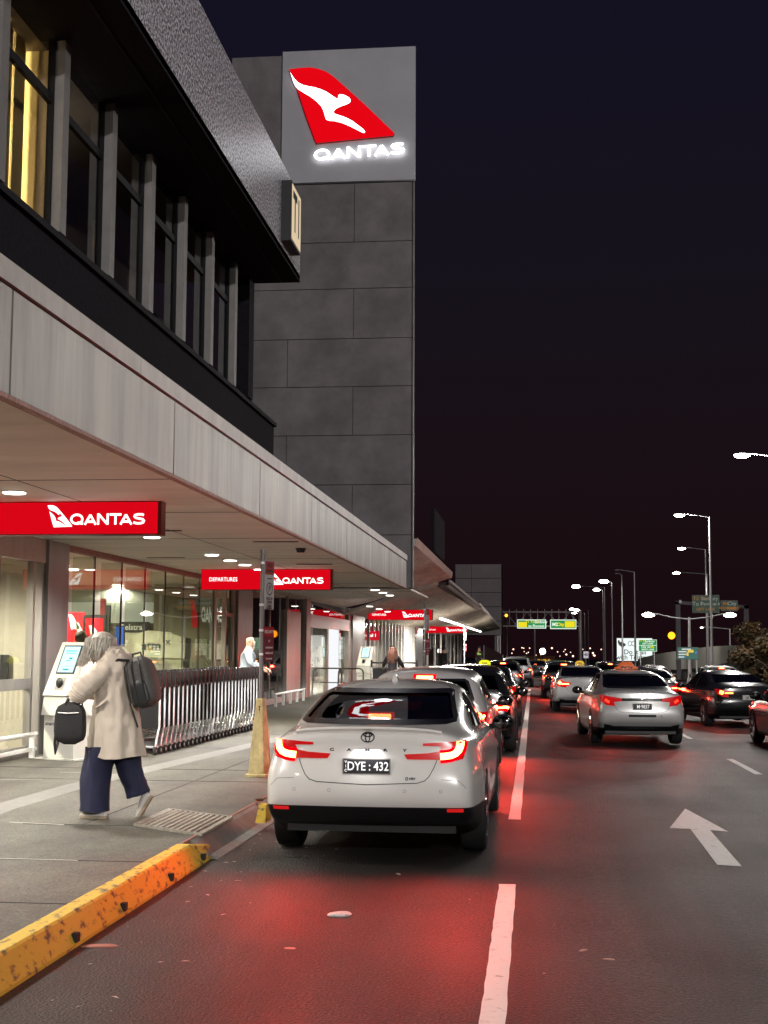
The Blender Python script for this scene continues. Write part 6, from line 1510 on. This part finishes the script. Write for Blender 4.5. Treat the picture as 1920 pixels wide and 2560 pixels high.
def shoe(cx, cd_, z, rot, nm='shoe'):
    Mx = Matrix.Translation((cx,cd_,z)) @ Matrix.Rotation(rot, 4, 'Y') @ Matrix.Rotation(R(-8), 4, 'Z')
    sec = [(-.150,.012,.03),(-.135,.030,.045),(-.09,.042,.062),(-.03,.042,.080),(.03,.038,.098),(.08,.036,.100),(.11,.030,.09),(.122,.015,.07)]
    b_ = MB(); b_.loft([[(x, w_*math.cos(t), .022+max(0, math.sin(t))*(h_-.022)) for t in [2*math.pi*i/16 for i in range(16)]] for x, w_, h_ in sec]); b_.xf(Mx); s_ = b_.build(nm, M_shoe, ld, smooth=True)
    b_ = MB(); b_.loft([[(x, (w_+.006)*c, z_) for c, z_ in ((-1,0),(1,0),(1,.026),(-1,.026))] for x, w_, h_ in sec]); b_.xf(Mx); b_.build('sole', M_sole, s_)
shoe(.005,-.06,.0,R(0)); shoe(.455,.10,.09,R(-58))
M_hair = mat('grey_hair', (0.38,0.35,0.30), .45, noise=.5, nscale=22, stretch=(5,5,.4))
b = MB(); hc = Vector((.005,.0,1.625)); b.ell(hc+Vector((.012,0,.0)),(.138,.132,.118),20,12)
random.seed(11)
for i in range(330):
    a = random.uniform(0, 2*math.pi); r_ = random.uniform(.70,1.0); x, y = .138*math.cos(a)*r_, .130*math.sin(a)*r_
    L_ = (.16+.10*max(0,-math.cos(a)))*random.uniform(.75,1.1)
    p0 = hc+Vector((x*.35,y*.35,.105)); p1 = hc+Vector((x*1.02,y*1.02,.045)); p2 = hc+Vector((x*1.12-.015,y*1.1,-.05)); p3 = hc+Vector((x*1.10-.045-.03*(x < 0),y*1.05,-.06-L_*.6))
    if x > .05: p3 = hc+Vector((x*1.0+.01,y*1.0,-.10))
    jt = lambda: Vector((random.uniform(-.012,.012),random.uniform(-.012,.012),random.uniform(-.01,.01)))
    b.tube([p0+jt()*.5,p1+jt(),p2+jt(),p3+jt()*1.5],[.006,.008,.006,.0015],4)
b.build('hair', M_hair, ld, smooth=True)
# backpack
bpk = thing('backpack', 'dark grey backpack worn by the grey-haired walker', 'backpack', (LX+.43,LY-.02,PZ+1.27), 0)
M_bp = mat('grey_fabric', (0.075,0.070,0.066), .85, noise=.25, nscale=60, bump=.3, bscale=90)
def rbox(mb, cx, cy, cz, hx, hy, hz_, n=20, p=.45, rot=None, taper=.85):
    rg = []
    for k_ in range(11):
        t = -1+2*k_/10; sc = (1-abs(t)**4)**.35 if abs(t) < 1 else .15; sc = max(.35, sc); ta = 1-(1-taper)*(t+1)/2
        rg.append([Vector((hx*sc*ta*math.copysign(abs(math.cos(a))**p, math.cos(a)), hy*sc*math.copysign(abs(math.sin(a))**p, math.sin(a)), hz_*t)) for a in [2*math.pi*i/n for i in range(n)]])
    if rot: rg = [[rot @ v for v in r_] for r_ in rg]
    mb.loft([[v+Vector((cx,cy,cz)) for v in r_] for r_ in rg])
rt = Matrix.Rotation(R(-13), 3, 'Y')
b = MB(); rbox(b, 0,0,0,.140,.17,.245, rot=rt, taper=.8); b.build('main_bag', M_bp, bpk, smooth=True)
b = MB(); rbox(b, .02,-.155,-.10,.085,.03,.13, rot=rt); b.build('side_pocket', M_blk, bpk, smooth=True)
b = MB(); 
for dx in (-.10,-.035,.045): b.tube([rt @ Vector((dx*.6,-.12,.23)), rt @ Vector((dx,-.176,.16)), rt @ Vector((dx,-.186,0)), rt @ Vector((dx,-.18,-.18))],.0075,6)
b.build('zip', M_blk, bpk)
b = MB(); b.tube([rt @ Vector((-.04,-.03,.235)), rt @ Vector((-.04,-.03,.275)), rt @ Vector((.04,-.03,.275)), rt @ Vector((.04,-.03,.23))],.010,6); b.build('top_handle', M_blk, bpk, smooth=True)
b = MB()
for dy in (-.13,.13): b.tube([(-.10,dy,.20),(-.20,dy*1.1,.205),(-.30,dy*1.25,.16),(-.375,dy*1.65,.06),(-.36,dy*1.75,-.05)],[.012,.016,.016,.014,.010],6)
b.tube([(-.08,-.14,-.20),(-.04,-.15,-.30),(.0,-.14,-.42)],.008,5); b.build('strap', M_blk, bpk, smooth=True)
# handbag
hb = thing('handbag', 'black soft handbag with a dangling strap in the walker\'s hand', 'handbag', (LX+U(178),LY-.24,PZ+Z(1800)), 0)
b = MB(); rbox(b, 0,0,-.03,.150,.06,.195, p=.3, taper=.9); b.build('bag', mat('black_fabric',(.010,.009,.011),.75,noise=.3,nscale=50), hb, smooth=True)
b = MB()
for dy in (-.04,.04): b.tube([(-.05,dy,.13),(-.02,dy*.6,.20),(.045,0,.245),(.09,dy*.6,.20),(.10,dy,.13)],.010,6)
b.tube([(-.13,-.02,-.12),(-.135,-.03,-.22),(-.13,-.02,-.31),(-.115,0,-.22),(-.11,.01,-.12)],.014,6); b.build('handle', M_blk, hb, smooth=True)
b = MB(); b.tube([(-.10,-.066,.07),(.0,-.070,.065),(.10,-.066,.07)],.005,5); b.ell((-.02,-.073,.063),(.03,.005,.006),8,5); b.build('zip', M_alu, hb, smooth=True)
